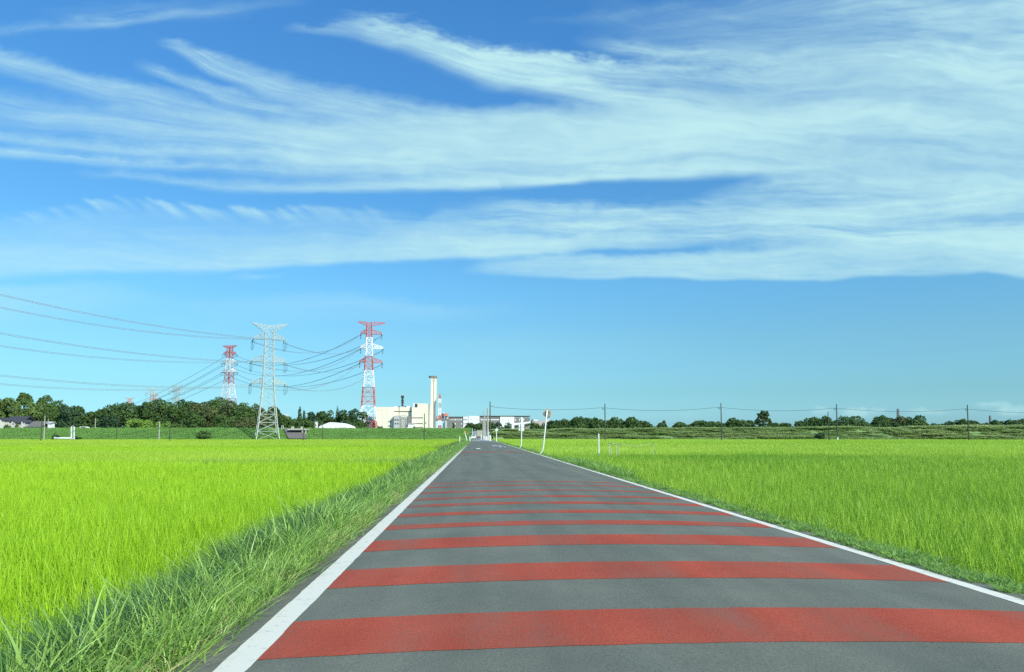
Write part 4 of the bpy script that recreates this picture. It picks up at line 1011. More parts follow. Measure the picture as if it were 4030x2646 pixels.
# ------------------------------------------------------------------ poles
def pole(label, px, top, base_d, mat, r=.17, group=None, name='utility_pole', cat='utility pole', lean=0, arm=0, foot=None, ztop=None, zb=-.4):
    t = thing(name, label, cat, (X(px, base_d), base_d, zb), 0, group)
    zt = (Z(top, base_d) if ztop is None else ztop) - zb
    mb = MB(); mb.tube([(0,0,0),(lean*zt*.5,0,zt*.5),(lean*zt,0,zt)], [r*1.15, r, r*.75], 10); mb.build('shaft', mat, t)
    if arm:
        mb = MB(); mb.box(-arm, .15, -.28, -.2, zt*.93-1.0, zt*.93-.86); mb.build('crossarm', M_clamp, t)
        for x in (-arm+.08, -arm*.6):
            mi = MB(); mi.tube([(x,-.24,zt*.93-.86),(x,-.24,zt*.93-.5)], [.05,.08], 8); mi.build('insulator', M_ins, t)
    if foot:
        mb = MB(); mb.tube([(0,0,0),(0,0,foot)], r*1.3, 10); mb.build('foot_sleeve', M_post, t)
    return t
DU = 215
upoles = [(2381.8,1588,'slim dark pole in the right paddy nearest the rope fence'),(2839.7,1585,'dark pole in the right paddy left of the lone round-crowned tree'),(3295.6,1588,'pole with a white foot sleeve in the right paddy'),(3812,1590,'dark pole in the right paddy nearest the picture edge')]
pos = []
for i, (x, y, l) in enumerate(upoles):
    p = pole(l, x, y, DU, M_olive, .17, 'line of poles across the right paddies', arm=.9, foot=1.3 if i == 2 else None); pos.append((p.location.x - .75, DU-.24, Z(y, DU)*.93 - .5 + .06))
pole('shorter leaning pole just left of the white-footed pole', 3263.5, 1619, DU, M_olive, .15, lean=-.02)
d0 = 207
p0 = pole('tallest dark pole by the road end, bracket at its top', 1928.5, 1581, d0, M_olive, .17, 'poles by the road end')
mb = MB(); mb.box(-.1, 1.0, -.1, .1, Z(1601,d0)+.4, Z(1601,d0)+.55); mb.build('bracket', M_clamp, p0)
pts = [(p0.location.x + .9, d0, Z(1602.5, d0))] + pos + [(X(4300,DU), DU, Z(1612, DU))]
nm = ['from the road-end pole to the rope-fence pole', 'between the rope-fence pole and the lone-tree pole', 'between the lone-tree pole and the white-footed pole', 'between the white-footed pole and the outermost pole', 'from the outermost right pole out of the picture']
for i in range(5):
    line('thin dark cable strung ' + nm[i], pts[i], pts[i+1], .95 if i else .7, .045, 0, M_cable, 'cable', 'cable spans on the right', 'overhead_cable')
pole('thick pale concrete pole at the road end', 1919.5, 1606, 224, M_concp, .25, 'poles by the road end', zb=0)
pole('grey pole second left of the pale concrete one', 1911, 1640, 262, M_concp, .20, 'poles by the road end', zb=0)
pole('grey pole with a faint top, third left of the pale concrete one', 1905.5, 1617, 268, M_concp, .20, 'poles by the road end', zb=0)
pole('shortest grey pole farthest along the road end', 1901, 1657, 276, M_concp, .20, 'poles by the road end', zb=0)
lp = [(162,1660,205,M_olive,.13,'dark thin pole standing in the left rice by the tiled house'),(173.5,1638,272,M_concp,.16,'pale pole at the bank foot beside the tiled house'),(459,1663,272,M_olive,.13,'thin dark pole at the bank foot before the rounded dark tree'),(626,1660,268,M_concp,.17,'pole with a pale lower half before the bamboo'),(668,1657,205,M_olive,.12,'thin pole in the left rice right of the half-pale pole'),(1193.5,1658,226,M_olive,.13,'dark pole in the rice in front of the sluice'),(1269.5,1661,276,M_olive,.13,'thin dark pole before the white domed hall'),(1670,1628,222,M_olive,.15,'dark pole in front of the plant\'s right end')]
for x, y, d, m_, r, l in lp: pole(l, x, y, d, m_, r, 'poles along the left bank')
pole('pale short pole on top of the left bank by the van', 373, 1647, 312, M_concp, .14, 'poles along the left bank', zb=4)
pole('faint pole behind the bank beside the small white shed', 187, 1649, 330, M_concp, .12, 'poles along the left bank', zb=0)

# ------------------------------------------------------------------ signs by the road
def bent_sign(label, d, base, elbow, top, r):
    b = P(*base, d); t = thing('bent_signpost', label, 'road sign', (b.x, d, 0), 0, 'bent white signposts')
    e = P(*elbow, d); q = P(*top, d); o = Vector((b.x, d, 0))
    b2 = Vector((b.x, d, min(b.z, .0)-.15)); m1 = b2.lerp(e, .85); m2 = e.lerp(q, .1)
    mb = MB(); mb.tube([b2-o, b2.lerp(e,.5)-o, m1-o, (m1*.25+e*.5+m2*.25)-o, m2-o, e.lerp(q,.5)-o, q-o], r, 12); mb.build('post', M_post, t, True)
    return t, o
def plate(name, mat, par, o, c, shape, r, d, th=.012, y=.0, rot=0):
    p = P(*c, d) - o; p.y += y; mb = MB(); mb.disc(p, r, th, {'square':4,'octagon':8,'round':24,'triangle':3}[shape], rot=rot); return mb.build(name, mat, par)
sA, oA = bent_sign('nearest bent leaning white post with a diamond and an octagon sign seen from behind', 55, (2117,1788), (2137,1773), (2153,1616), .052)
f2 = lambda x, y: (1940 + x/7.816, 1600 + y/7.816)
dA = 55; sA_r = 157/7.816*M(dA)
plate('diamond_plate', M_signback, sA, oA, f2(1685, 218), 'square', sA_r*1.14, dA, y=.12)
plate('octagon_plate', flatmat('dull_plate_back', (.20,.24,.20), .5), sA, oA, f2(1672, 236), 'octagon', 112/7.816*M(dA), dA, y=.075, rot=math.pi/8)
mb = MB(); p = P(*f2(1672,170), dA)-oA; mb.box(p.x-.16, p.x+.22, .052, .068, p.z-.03, p.z+.03); mb.build('clamp', M_clamp, sA)
mb = MB(); p = P(*f2(1678,318), dA)-oA; mb.box(p.x-.14, p.x+.22, .052, .068, p.z-.03, p.z+.03); mb.build('clamp', M_clamp, sA)
sB, oB = bent_sign('second bent white post with small diamond and pale plates behind it', 80, (2041,1766), (2052,1753), (2053,1645), .056)
plate('diamond_plate', M_signplate, sB, oB, f2(884, 412), 'square', 92/7.816*M(80), 80, y=.09)
for (ya, yb) in ((543,640),(655,750)):
    a_ = P(*f2(792,yb), 80)-oB; b_ = P(*f2(962,ya), 80)-oB; mb = MB(); mb.box(a_.x, b_.x, .066, .08, a_.z, b_.z); mb.build('lower_plate', M_signplate, sB)
sC = thing('delineator_post', 'straight white roadside post with a round pale plate farther along', 'road sign', (X(1953.8,165),165,0))
mb = MB(); zt = Z(1691,165); mb.tube([(0,0,-.15),(0,0,zt)], .10, 10); mb.build('post', M_post, sC)
mb = MB(); mb.disc((.05,-.13,Z(1692.5,165)), .34, .03); mb.build('round_plate', M_signplate, sC)
mb = MB(); mb.tube([(.05,-.12,Z(1687,165)),(.05,-.12,Z(1684,165))], [.14,.03], 8); mb.build('cap', M_post, sC)
sD = thing('leaning_marker', 'leaning pale post with an orange disc left of the road end', 'marker post', (X(1839.5,150),150,-.05))
tp_ = P(1829,1702,150) - Vector((X(1839.5,150),150,-.05))
mb = MB(); mb.tube([(0,0,0), tp_*.5, tp_], .085, 10); mb.build('post', M_post, sD)
mb = MB(); mb.disc(tp_ + Vector((0,-.1,.05)), .2, .03); mb.build('orange_disc', M_orange, sD)
def stub(label, px, top, d, r, grp, zb=-.35, mat=None, name='marker_post'):
    o = thing(name, label, 'marker post', (X(px,d),d,zb), 0, grp); zt = Z(top,d)-zb
    mb = MB(); mb.tube([(0,0,0),(0,0,zt-.06),(0,0,zt)], [r,r,r*.6], 10); mb.build('post', mat or M_post, o)
    return o
stub('lone short white post standing in the right rice left of the rope fence', 2356, 1707, 50, .045, None)
stub('small white post in the rice left of the leaning marker', 1809, 1717, 140, .08, None)
stub('stubby pale post between leaning marker and guardrail', 1849, 1719, 160, .13, None)
for i, (x, y, d, r, l) in enumerate([(1929.5,1714,186,.16,'fattest white bollard below the tallest dark pole'),(1925,1712,190,.09,'slim white bollard beside the fattest one'),(1914.5,1718,206,.22,'wide pale bollard left of the concrete pole'),(1909.5,1718,212,.1,'pale bollard left of the wide one'),(1904,1716,222,.13,'pale bollard below the grey poles'),(1893.5,1712,236,.16,'pale bollard before the concrete parapet')]):
    stub(l, x, y, d, r, 'white bollards by the road end', 0, name='road_bollard')
mr = thing('road_mirror', 'small pale round mirror on a thin post by the concrete pole', 'road mirror', (X(1923,226),226,0))
mb = MB(); mb.tube([(0,0,0),(0,0,Z(1706,226))], .06, 8); mb.build('post', M_post, mr); mb = MB(); mb.disc((0,-.08,Z(1704,226)), .36, .05); mb.build('mirror', M_signplate, mr)
gr = thing('guardrail', 'white guardrail climbing the left side of the road ramp', 'guardrail')
gp = [(X(1852.5,y), y) for y in np.linspace(262, 330, 9)]
xs0 = -1.95
for y in np.linspace(258, 330, 9):
    mb = MB(); mb.tube([(xs0,y,ramp(y)-.1),(xs0,y,ramp(y)+1.05)], .09, 8); mb.build('post', M_post, gr)
mb = MB()
for h in (.45, .85): mb.tube([(xs0+.08,y,ramp(y)+h) for y in np.linspace(257,332,26)], .07, 8)
mb.build('rail', M_white, gr)
pw = thing('parapet', 'pale concrete parapet rising along the right side of the road ramp', 'parapet')
for i in range(6):
    ya, yb = 262+i*12, 262+(i+1)*12-.25; mb = MB()
    mb.add([(4.80,ya,ramp(ya)-.1),(5.10,ya,ramp(ya)-.1),(5.10,ya,ramp(ya)+1.0),(4.80,ya,ramp(ya)+1.0),(4.80,yb,ramp(yb)-.1),(5.10,yb,ramp(yb)-.1),(5.10,yb,ramp(yb)+1.0),(4.80,yb,ramp(yb)+1.0)], [(3,2,1,0),(4,5,6,7),(0,1,5,4),(1,2,6,5),(2,3,7,6),(3,0,4,7)]); mb.build('wall_segment', M_creamdark, pw)
# truck far down the road
tr = thing('box_truck', 'small cream box truck far down the road before the ramp', 'truck', (X(1888,276),276,.06))
mb = MB(); mb.box(-.95,.95,0,4.2,1.0,3.25); mb.build('cargo_box', M_truck, tr)
mb = MB(); mb.box(-.9,.9,4.25,5.8,.55,2.2); mb.build('cab', M_white, tr)
mb = MB(); mb.box(-.85,.85,.1,5.7,.5,.98); mb.build('chassis', M_dark, tr)
for x in (-.75,.75):
    for y in (.9,4.9):
        mb = MB(); mb.tube([(x-.15,y,.38),(x+.15,y,.38)], .38, 14); mb.build('wheel', M_tyre, tr)
    mb = MB(); mb.box(x-.14,x+.14,-.03,-.003,.72,.92); mb.build('tail_lamp', flatmat('tail_lamp_red', (.5,.04,.03)), tr)
cr_ = thing('white_car', 'tiny white oncoming car at the foot of the road ramp', 'car', (X(1864,286),286,road_z(0,286)))
mb = MB(); mb.prismx([(0,.25),(0,.75),(.9,.88),(1.3,1.42),(2.9,1.45),(3.6,.9),(3.7,.3)], -.75,.75); mb.build('body', M_white, cr_)
mb = MB(); mb.add([(-.6,.93,.95),(.6,.93,.95),(.55,1.26,1.38),(-.55,1.26,1.38)],[(0,1,2,3)]); mb.build('windscreen', M_glass, cr_)
for x in (-.68,.68):
    for y in (.7,3.0):
        mb = MB(); mb.tube([(x-.08,y,.3),(x+.08,y,.3)], .3, 12); mb.build('wheel', M_tyre, cr_)
# rope fence in the right paddy
dR = 49
stakes = [(2397,1741,'leftmost weathered stake of the rope fence'),(2405.5,1743,'second stake of the rope fence, close beside the leftmost'),(2430,1747,'short third stake of the rope fence'),(2439.5,1745,'leaning fourth stake of the rope fence'),(2580,1742,'solitary last stake at the far end of the rope fence')]
sp = []
for i, (x, y, l) in enumerate(stakes):
    st_ = thing('fence_stake', l, 'stake', (X(x,dR),dR+.2*i,-.4), 0, 'stakes of the rope fence'); zt = Z(y,dR)+.4
    mb = MB(); mb.tube([(0,0,0),(.05*(i==3)*2,0,zt)], .022, 8); mb.build('post', M_rope, st_)
    V_, F_, r_ = tuft(16, .16, .04, .05, 1.6, .6, 2); me = np_mesh('leafy_top', V_+np.array([.05*(i==3)*2,0,zt-.1]), F_, r_, M_low); link('leafy_top', me, st_)
    sp.append(Vector((X(x,dR)+.05*(i==3)*2, dR+.2*i, Z(y,dR)-.03)))
for i, l in enumerate(['between its first two stakes','between second and third stakes','between third and fourth stakes','sagging along the long gap to the last stake']):
    mb = MB(); mb.tube(sag_pts(sp[i], sp[i+1], .02 if i < 3 else .20, 16), .011, 6)
    tag(mb.build('fence_rope', M_rope), 'pale rope of the paddy fence ' + l, 'rope', 'ropes of the paddy fence')

# ------------------------------------------------------------------ trees
def mat_crown(name, a, b): return mat_leaf(name, a, b, None, .24, .6, .2)
M_t = {'dark': mat_crown('dark_leaves', (.046,.100,.027), (.112,.20,.056)), 'mid': mat_crown('mid_leaves', (.06,.125,.03), (.13,.22,.06)),
       'pale': mat_crown('pale_leaves', (.11,.19,.05), (.21,.31,.09)), 'bamboo': mat_crown('bamboo_leaves', (.14,.28,.05), (.26,.42,.08)),
       'warm': mat_crown('warm_leaves', (.075,.11,.035), (.16,.20,.075)), 'blue': mat_crown('bluish_leaves', (.035,.085,.04), (.08,.155,.07)), 'weed': mat_crown('weed_leaves', (.08,.16,.05), (.16,.27,.09))}
def crown_mesh(name, w, z0, z1, mat, lobes=14, leaf=.75, dens=1.0, kind='round', depth=None, seed=0):
    r_ = np.random.default_rng(seed); h = z1 - z0; dp = depth or w*.8
    C = []; 
    for i in range(lobes):
        for _ in range(60):
            u = r_.uniform(-1,1,3)
            if kind == 'round': ok = u[0]**2+u[1]**2+max(u[2],-.2)**2*1.0 < .85
            elif kind == 'tall': ok = abs(u[0]) < .9*(1-.45*(u[2]+1)/2)
            elif kind == 'cone': ok = abs(u[0]) < .9*(1-(u[2]+1)/2)+.05 and abs(u[1]) < .9*(1-(u[2]+1)/2)+.05
            else: ok = u[0]**2+u[1]**2 < 1
            if ok: break
        if kind == 'cone':
            tt = i/(lobes-1); u = np.array([r_.uniform(-.35,.35)*(1-tt), r_.uniform(-.35,.35)*(1-tt), 2*tt-1])
        s = {'round':.36,'tall':.36,'cone':.24,'bush':.42}[kind]*r_.uniform(.7,1.25)
        if kind == 'cone': s = .62*(1-tt)+.10
        C.append((u[0]*w/2*(1-s*.6), u[1]*dp/2*(1-s*.6), z0 + h*(.5+.5*u[2]*(1-s*.7)), s*w*.62, s*dp*.62, s*min(h,w)*.72))
    C = np.array(C); area = (C[:,3]*C[:,5]).sum()*10
    n = int(np.clip(area/leaf**2*1.5*dens, 300, 5200)); li = r_.choice(len(C), n, p=C[:,3]*C[:,5]/(C[:,3]*C[:,5]).sum())
    v = r_.normal(size=(n,3)); v /= np.linalg.norm(v,axis=1)[:,None]
    v[:,2] = np.where(v[:,2] < -.35, -v[:,2], v[:,2])
    rr = 1 - np.abs(r_.normal(0,.11,n)); rr = rr*(1 + .10*np.sin(v[:,0]*7+li)*np.cos(v[:,2]*6+li*2)) + (r_.random(n) < .05)*.14
    c = C[li,:3] + v*C[li,3:]*rr[:,None]
    c[:,2] = np.maximum(c[:,2], z0-.2)
    nn = v + r_.normal(0,.55,(n,3)); nn /= np.linalg.norm(nn,axis=1)[:,None]
    t1 = np.cross(nn, r_.normal(size=(n,3))); t1 /= np.linalg.norm(t1,axis=1)[:,None]; t2 = np.cross(nn,t1)
    s = leaf*r_.uniform(.35,.8,n)[:,None]; asp = r_.uniform(.5,1,n)[:,None]
    V = np.stack([c-t1*s-t2*s*asp*.3, c-t1*s*.1-t2*s*asp, c+t1*s+t2*s*asp*.2, c+t1*s*.05+t2*s*asp],1).reshape(-1,3)
    Fq = np.arange(n*4).reshape(n,4)
    tz = np.percentile(V[:,2], 99.6); V[:,2] = z0 + (V[:,2]-z0)*(z1-z0)/(tz-z0)
    tx = np.percentile(np.abs(V[:,0]), 99); V[:,0] *= w/2/tx
    lob = r_.random(len(C)); rnd = np.repeat(np.clip(.55*lob[li]+.45*r_.random(n),0,1),4)
    return np_mesh(name, V, Fq, rnd, mat)
TS = [100]
def tree(label, px, top, wpx, d, col='dark', kind='round', group=None, name='tree', cat='tree', z_base=-.3, low=None, lobes=16, leaf=None, dens=1.0):
    TS[0] += 1
    t = thing(name, label, cat, (X(px,d), d, z_base), 0, group)
    zt = Z(top, d, px) - z_base; w_ = wpx*M(d)
    lo = zt*(.10 if low is None else low)
    lf = leaf or max(.45, .0019*d)
    me = crown_mesh('crown', w_, lo, zt, M_t[col], lobes, lf, dens, kind, None, TS[0]); link('crown', me, t)
    if name != 'bush':
        mb = MB(); r = max(.12, w_*.028); mb.tube([(0,0,0),(.1*r,0,zt*.3),(-.2*r,.1,zt*.72)], [r*1.3, r, r*.35], 8)
        for k in range(4):
            a = TS[0]+k*1.7; mb.tube([(0,0,zt*(.25+.09*k)), (math.cos(a)*w_*.26, math.sin(a)*w_*.2, zt*(.5+.1*k))], [r*.5, r*.15], 6)
        mb.build('trunk', M_trunk, t)
    return t
W1 = 'left wood behind the bank'; W2 = 'wood behind the white domed hall'; W3 = 'trees behind the right bank'
# rows: (px, top, width, depth, colour, kind, label)
TL = [
 (-30,1568,80,455,'pale','tall','pale drooping tree at the picture edge above the white house'),(22,1570,62,462,'pale','tall','pale feathery tree above the dark-roofed house'),(62,1573,60,458,'pale','tall','second pale feathery tree, behind the dark tiled roof'),
 (97,1551,66,480,'mid','round','tallest dome-topped tree of the left wood'),(130,1585,60,450,'pale','tall','pale loose tree behind the grey-tiled house'),(166,1561,74,470,'dark','round','dark dome right of the tallest treetop'),
 (196,1592,70,446,'mid','round','mid-green tree behind the pale bank-foot pole'),(228,1583,84,468,'mid','round','broad yellowish tree on the wood\'s sloping shoulder'),(262,1601,74,440,'blue','round','low bluish-dark ball of a tree above the water pipe'),(300,1602,64,466,'dark','round','dark tree where the left wood steps down'),
 (334,1624,60,450,'dark','round','low tree in the dip above the van'),(372,1626,66,455,'dark','round','second low tree in the dip, right of the van'),(408,1612,62,452,'mid','round','mid-green tree at the left flank of the rounded dark tree'),
 (470,1590,128,440,'dark','round','broad rounded dark tree standing alone before the bamboo'),(425,1640,70,425,'blue','bush','low bluish thicket under the rounded dark tree\'s left side'),
 (548,1600,60,450,'dark','round','dark tree at the left end of the pylon-crossed wood'),(585,1583,78,446,'dark','round','dark tree below the faintest far pylon'),(628,1576,92,455,'mid','round','high rounded tree with a pale streak, left of the far grey pylon'),(690,1586,96,440,'dark','round','dark bulging tree under the pale far pylon'),
 (735,1578,72,452,'dark','round','dark dome between far grey pylon and ridge top'),(786,1588,80,440,'warm','round','warm green tree left of the ridge top'),(846,1568,112,450,'mid','round','highest tree of the ridge, below the farther red pylon'),(820,1610,84,420,'warm','round','olive tree low on the ridge front'),
 (900,1582,90,440,'warm','round','warm green tree right below the farther red pylon'),(945,1590,96,432,'mid','round','mid-green sloping tree right of the ridge top'),(1000,1597,92,440,'warm','round','olive tree just left of the grey pylon'),(1052,1605,80,446,'dark','round','dark tree seen through the grey pylon'),(1030,1640,80,425,'warm','round','low olive tree behind the grey pylon\'s left legs'),
 (760,1625,90,415,'dark','round','dark low tree at the ridge front, bamboo side'),(890,1640,90,412,'mid','bush','mid-green thicket at the ridge foot'),(960,1645,80,412,'warm','bush','olive thicket at the ridge foot left of the pylon'),
 (1095,1628,60,450,'dark','round','dark tree right of the grey pylon'),(1135,1640,64,440,'mid','round','low tree left of the pointed conifers'),(1178,1611,34,440,'dark','cone','taller pointed conifer between pylon and domed hall'),(1195,1622,28,442,'dark','cone','smaller pointed conifer beside the taller one'),(1222,1625,44,436,'blue','round','bluish round tree right of the conifers'),(1205,1655,70,424,'mid','bush','thicket under the conifers')]
for x, y, w_, d, c, k, l in TL: tree(l, x, y-2, w_*1.12, d, c, k, W1, low=.06, lobes=24)
for x, y, w_, d, c, k, l in [(1262,1619,56,470,'dark','round','leftmost rounded tree behind the domed hall'),(1300,1617,60,474,'dark','round','tree with a level top above the hall\'s left half'),(1328,1609,46,470,'dark','cone','pointed treetop above the middle of the hall'),(1360,1614,60,468,'dark','round','dark tree above the hall\'s right half'),(1392,1611,60,472,'blue','round','bluish tree left of the nearer red pylon'),(1424,1622,60,468,'dark','round','dark tree behind the legs of the nearer red pylon'),(1380,1650,90,455,'dark','bush','dark thicket right of the domed hall'),(1240,1655,60,455,'dark','bush','dark thicket left of the domed hall')]:
    tree(l, x, y, w_, d, c, k, W2, low=.05)
for x, y, w_, d, c, l in [(515,1660,40,396,'bamboo','bright bamboo clump nearest the rounded dark tree'),(548,1655,42,394,'bamboo','tallest bright bamboo clump'),(582,1659,40,396,'bamboo','bright bamboo clump right of the tallest'),(615,1668,42,392,'bamboo','low bright bamboo behind the half-pale pole'),(652,1668,44,393,'bamboo','low bright bamboo right of the half-pale pole'),(690,1672,44,394,'mid','dull low bamboo at the clump\'s right end')]:
    tree(l, x, y-6, w_*1.25, d, c, 'tall', 'bamboo clump on the bank', low=.03, lobes=14, leaf=.6, name='bamboo', cat='bamboo')
for l, x, y, w_ in HEDGE: tree(l, x, y, w_, 372, 'pale' if x == 66 else 'mid', 'bush', 'hedge bushes before the houses', 'bush', 'bush', low=.02, leaf=.5)
tree('dark bush with a sprawling outline on the bank left of the grey pylon', 800, 1697, 54, 291, 'dark', 'bush', None, 'bush', 'bush', low=.02)
tree('dark bush left behind the white pipe', 222, 1708, 32, 284, 'dark', 'bush', None, 'bush', 'bush', low=.02)
tree('dark bush right of the water gate', 304, 1717, 34, 282, 'blue', 'bush', None, 'bush', 'bush', low=.02)
tree('dark bush at the plant\'s left foot beside the red pylon', 1492, 1678, 32, 560, 'dark', 'bush', None, 'bush', 'bush', low=.02)
tree('small green tree before the plant lean-to', 1628, 1678, 12, 570, 'mid', 'round', None, low=.3, lobes=8, leaf=.5)
tree('umbrella-shaped tree in front of the white warehouse bay', 1848, 1664, 44, 420, 'mid', 'round', None, low=.35)
tree('narrow dark tree before the grey warehouse bay', 1787, 1664, 17, 520, 'dark', 'tall', None, low=.05, lobes=9)
tree('dark tree left of the road-end poles', 1885, 1667, 44, 415, 'dark', 'round', None, low=.1)
tree('dark tree among the road-end poles', 1922, 1661, 52, 420, 'dark', 'round', None, low=.05)
tree('bluish dark hedge tree under the second white warehouse bay', 1960, 1664, 62, 405, 'blue', 'round', None, low=.03)
tree('dark hedge tree left of the second bent signpost', 1998, 1665, 60, 402, 'blue', 'round', None, low=.03)
for x, y, w_, d, c, l in [(2052,1676,50,380,'mid','low tree behind the second bent signpost'),(2098,1665,54,372,'mid','low tree between the two bent signposts'),(2142,1664,50,370,'mid','low tree left of the nearest bent signpost'),(2178,1655,50,362,'dark','tree just right of the nearest bent signpost'),(2214,1650,56,360,'dark','rounded tree right of the nearest signpost, start of the long grove'),(2252,1650,54,366,'dark','second crown of the long grove'),(2286,1644,52,360,'dark','highest crown of the long grove'),(2322,1648,54,364,'dark','crown in the middle of the long grove'),(2360,1646,56,358,'dark','crown just left of the first paddy pole'),(2408,1647,60,360,'mid','leafy crown just right of the first paddy pole'),(2444,1654,46,362,'mid','sloping end crown of the long grove'),
  (2496,1644,58,362,'dark','separate domed tree after the long grove'),(2536,1658,54,366,'dark','low tree right of the separate dome'),(2598,1662,50,364,'dark','small tree before the gap in the right trees'),(2614,1656,20,366,'warm','thin pale treetop beside the gap'),(2690,1664,64,362,'mid','low shrubby tree right of the gap'),(2752,1659,56,360,'dark','dark crown left of the second paddy pole'),(2800,1661,60,362,'dark','low crown left of the second paddy pole'),(2848,1661,48,360,'mid','low crown behind the second paddy pole'),
  (2902,1646,74,358,'dark','tall rounded crown left of the lone tree'),(2948,1658,50,360,'dark','smaller crown touching the lone tree'),(3042,1663,50,362,'mid','small tree right of the lone tree'),(3088,1664,46,364,'dark','flat round shrub-like tree right of the lone tree'),(3166,1648,56,358,'dark','left end of the flat-topped grove'),(3206,1645,56,362,'dark','second crown of the flat-topped grove'),(3248,1641,60,358,'dark','highest crown of the flat-topped grove, behind the leaning pole'),(3345,1640,86,358,'dark','broad rounded tree right of the white-footed pole'),(3296,1656,40,364,'mid','low crown behind the white-footed pole'),(3394,1656,50,366,'mid','low tree right of the broad rounded one'),
  (3452,1639,66,356,'dark','first crown of the block-shaped grove'),(3500,1642,60,360,'dark','second crown of the block-shaped grove'),(3548,1641,60,358,'warm','warm-tinted crown of the block-shaped grove'),(3600,1640,70,356,'dark','right end crown of the block-shaped grove'),(3660,1671,40,350,'mid','low scrub after the block-shaped grove'),(3742,1661,60,352,'dark','low tree starting the last grove'),(3792,1651,64,350,'dark','crown just left of the outermost paddy pole'),(3856,1659,70,352,'dark','crown right of the outermost paddy pole'),(3930,1657,66,350,'dark','lumpy dark crown of the last grove'),(3986,1652,56,348,'dark','taller crown near the picture edge'),(4030,1650,60,346,'dark','crown cut by the right picture edge'),(4090,1652,80,348,'dark','crown beyond the right picture edge')]:
    tree(l, x, y+random.uniform(-2,3), w_*random.uniform(1.2,1.55), d+random.uniform(-6,6), c, 'round', W3, low=.03, lobes=24)
# the lone tree: tiers of foliage on a leaning trunk
lt = thing('tree', 'tall lone tree with a mushroom-shaped crown on the right bank', 'tree', (X(3004,345), 345, -.3))
zt = Z(1616,345)+.3; kx = M(345)
for i, (cx_, cy_, w_, h_) in enumerate([(3008,1626,32,20),(2994,1634,30,20),(3014,1638,30,22),(3002,1648,44,22),(2982,1654,26,14),(3024,1654,26,14),(3003,1662,56,16),(2978,1666,20,10),(3030,1662,20,14),(3000,1672,52,14)]):
    c = P(cx_, cy_, 345) - lt.location
    me = crown_mesh('crown', w_*kx, c.z-h_*kx/2, c.z+h_*kx/2, M_t['warm' if i in (1,3,6) else 'dark'], 9, .55, 1.2, 'round', None, 900+i); me.transform(Matrix.Translation((c.x, (i%3-1)*.8, 0))); link('crown', me, lt)
mb = MB(); mb.tube([(0,0,0),(-.1,0,zt*.4),(.3,0,zt*.85)], [.45,.34,.12], 8); mb.build('trunk', M_trunk, lt)
tree('dark bush on the weedy bank left of the leaning pole', 3228, 1703, 42, 252, 'blue', 'bush', None, 'bush', 'bush', low=.02)
# far towers on the right horizon
for l, x, y, yb, d in (('grey far tower rising over the block-shaped grove', 3537.6, 1607, 1660, 1500), ('thin far mast over the last grove', 3900, 1634, 1680, 1700)):
    t = thing('far_tower', l, 'tower', (X(x,d),d,-.4)); mb = MB(); hh = Z(y,d)+.4
    lattice(mb, 0, hh*.6, 2.4, 1.7, .8, .5, 5); mb.build('lower_section', M_twhite, t); mb = MB(); lattice(mb, hh*.6, hh, 1.7, 1.2, .9, .6, 4); mb.build('upper_section', M_grey, t)

# ------------------------------------------------------------------ rough growth on the banks
weed_p = []
for k in range(5):
    parts = []
    for j in range(7):
        V_, F_, r_ = tuft(26, rng.uniform(.5,1.0), .16, .25, 1.0, .6, 3); V_ = V_ + np.array([rng.uniform(-1,1), rng.uniform(-1,1), -.05]); parts.append((V_,F_,r_))
    weed_p.append(joinm(parts))
M_bw = mat_leaf('bank_weed_leaf', (.28,.44,.15), (.48,.62,.25), (.54,.64,.30), .42, .6, .2)
n = 5200; xs = rng.uniform(7, 240, n)**1.0; u = rng.uniform(0, 20, n)
ys = np.array([bank_line(x) for x in xs]) + u
zs = np.array([np.interp(uu, [-2.5,0,1.6,4,8,12,14.4,16,21], [-.42,-.1,.12,crest_z(x)*.2,crest_z(x)*.5,crest_z(x)*.8,crest_z(x)*.95,crest_z(x),crest_z(x)+.05]) for x, uu in zip(xs, u)])
cl = fbm(xs/9, u/3.2, 55, 4); keep = cl > .22
pts = np.stack([xs,ys,zs],1)[keep]; m_ = len(pts); s_ = (.55 + 1.0*np.clip(cl[keep]-.36,0,.4)/.3)*rng.uniform(.7,1.2,m_)
scatter('bank_weeds', weed_p, pts, np.stack([np.zeros(m_),np.zeros(m_),rng.uniform(0,6.28,m_)],1), np.stack([s_*1.3,s_*1.3,s_*.55],1), np.clip(fbm(pts[:,0]/14, pts[:,2]/1.5, 77, 3)*1.6-.4,0,1), M_bw, 'rank weeds covering the right flood bank', 'weeds')
lawn_p = []
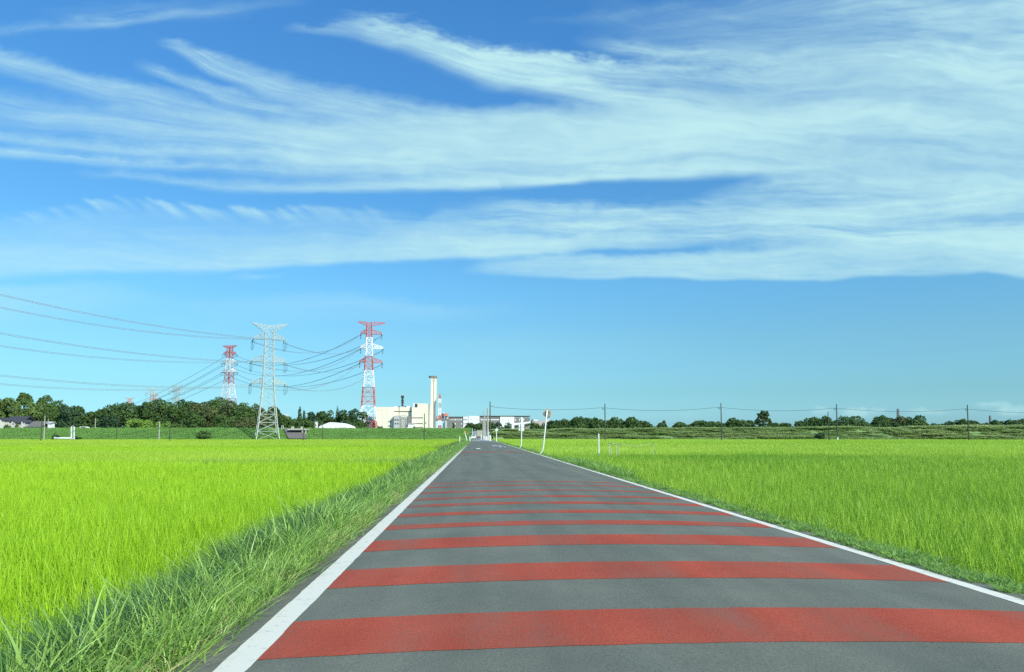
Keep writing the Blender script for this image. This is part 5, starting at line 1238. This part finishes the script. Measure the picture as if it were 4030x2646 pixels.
for k in range(4):
    n_ = 220; base = np.stack([rng.uniform(-1.6,1.6,n_), rng.uniform(-1.6,1.6,n_), np.full(n_,-.03)],1); az = rng.uniform(0,6.28,n_)
    lawn_p.append(blades(base, rng.uniform(.12,.3,n_), np.full(n_,.11), az, rng.uniform(.1,.8,n_), np.abs(rng.normal(.4,.2,n_)), 2, az+1.57))
M_lawn = mat_leaf('bank_grass_leaf', (.17,.37,.08), (.27,.48,.13), (.21,.40,.10), .3, .6, .2)
n = 4200; xs = rng.uniform(-190, -3.5, n); u = rng.uniform(.5, 20, n)
ys = np.array([bank_line(x) for x in xs]) + u
zs = np.interp(u, [-2.5,0,1.6,4,8,12,14.4,16,21], [-.42,-.1,.12,.82,2.05,3.28,3.9,4.1,4.15])
nrm = np.where(u < 16, math.atan(4/16), 0.)
scatter('bank_grass', lawn_p, np.stack([xs,ys,zs],1), np.stack([nrm,np.zeros(n),rng.uniform(-.3,.3,n)],1), np.ones((n,3))*rng.uniform(.7,1.3,(n,1)), np.clip(fbm(xs/11, u/4, 78, 3)*2-.5,0,1), M_lawn, 'mown grass clothing the left flood bank', 'grass')
# scrub filling the feet of the woods
und = []
for x0, x1, d, top, c in ((-60,1090,408,1683,'dark'),(1090,1440,452,1676,'dark'),(2040,2470,352,1676,'dark'),(2680,3060,350,1674,'mid'),(3140,4130,344,1670,'dark')):
    xs_ = np.arange(x0, x1, 14)
    for i, x in enumerate(xs_): und.append((x, d, top+random.uniform(-5,4)))
Vs=[];Fs=[];Rs=[];o_=0
for i, (x, d, top) in enumerate(und):
    me = crown_mesh('tmp', 26*M(d), -.4, Z(top,d), M_t['dark'], 5, .8, .8, 'bush', 3, 2000+i)
    v = np.empty(len(me.vertices)*3, np.float32); me.vertices.foreach_get('co', v); v = v.reshape(-1,3) + np.array([X(x,d),d,0])
    r_ = np.empty(len(me.vertices), np.float32); me.attributes['rnd'].data.foreach_get('value', r_)
    Vs.append(v); Fs.append(np.arange(len(v)).reshape(-1,4)+o_); Rs.append(r_); o_ += len(v); bpy.data.meshes.remove(me)
tag(link('undergrowth', np_mesh('undergrowth', np.concatenate(Vs), np.concatenate(Fs), np.concatenate(Rs), M_t['dark'])), 'dark scrub filling the feet of the woods behind both banks', 'undergrowth', kind='stuff')
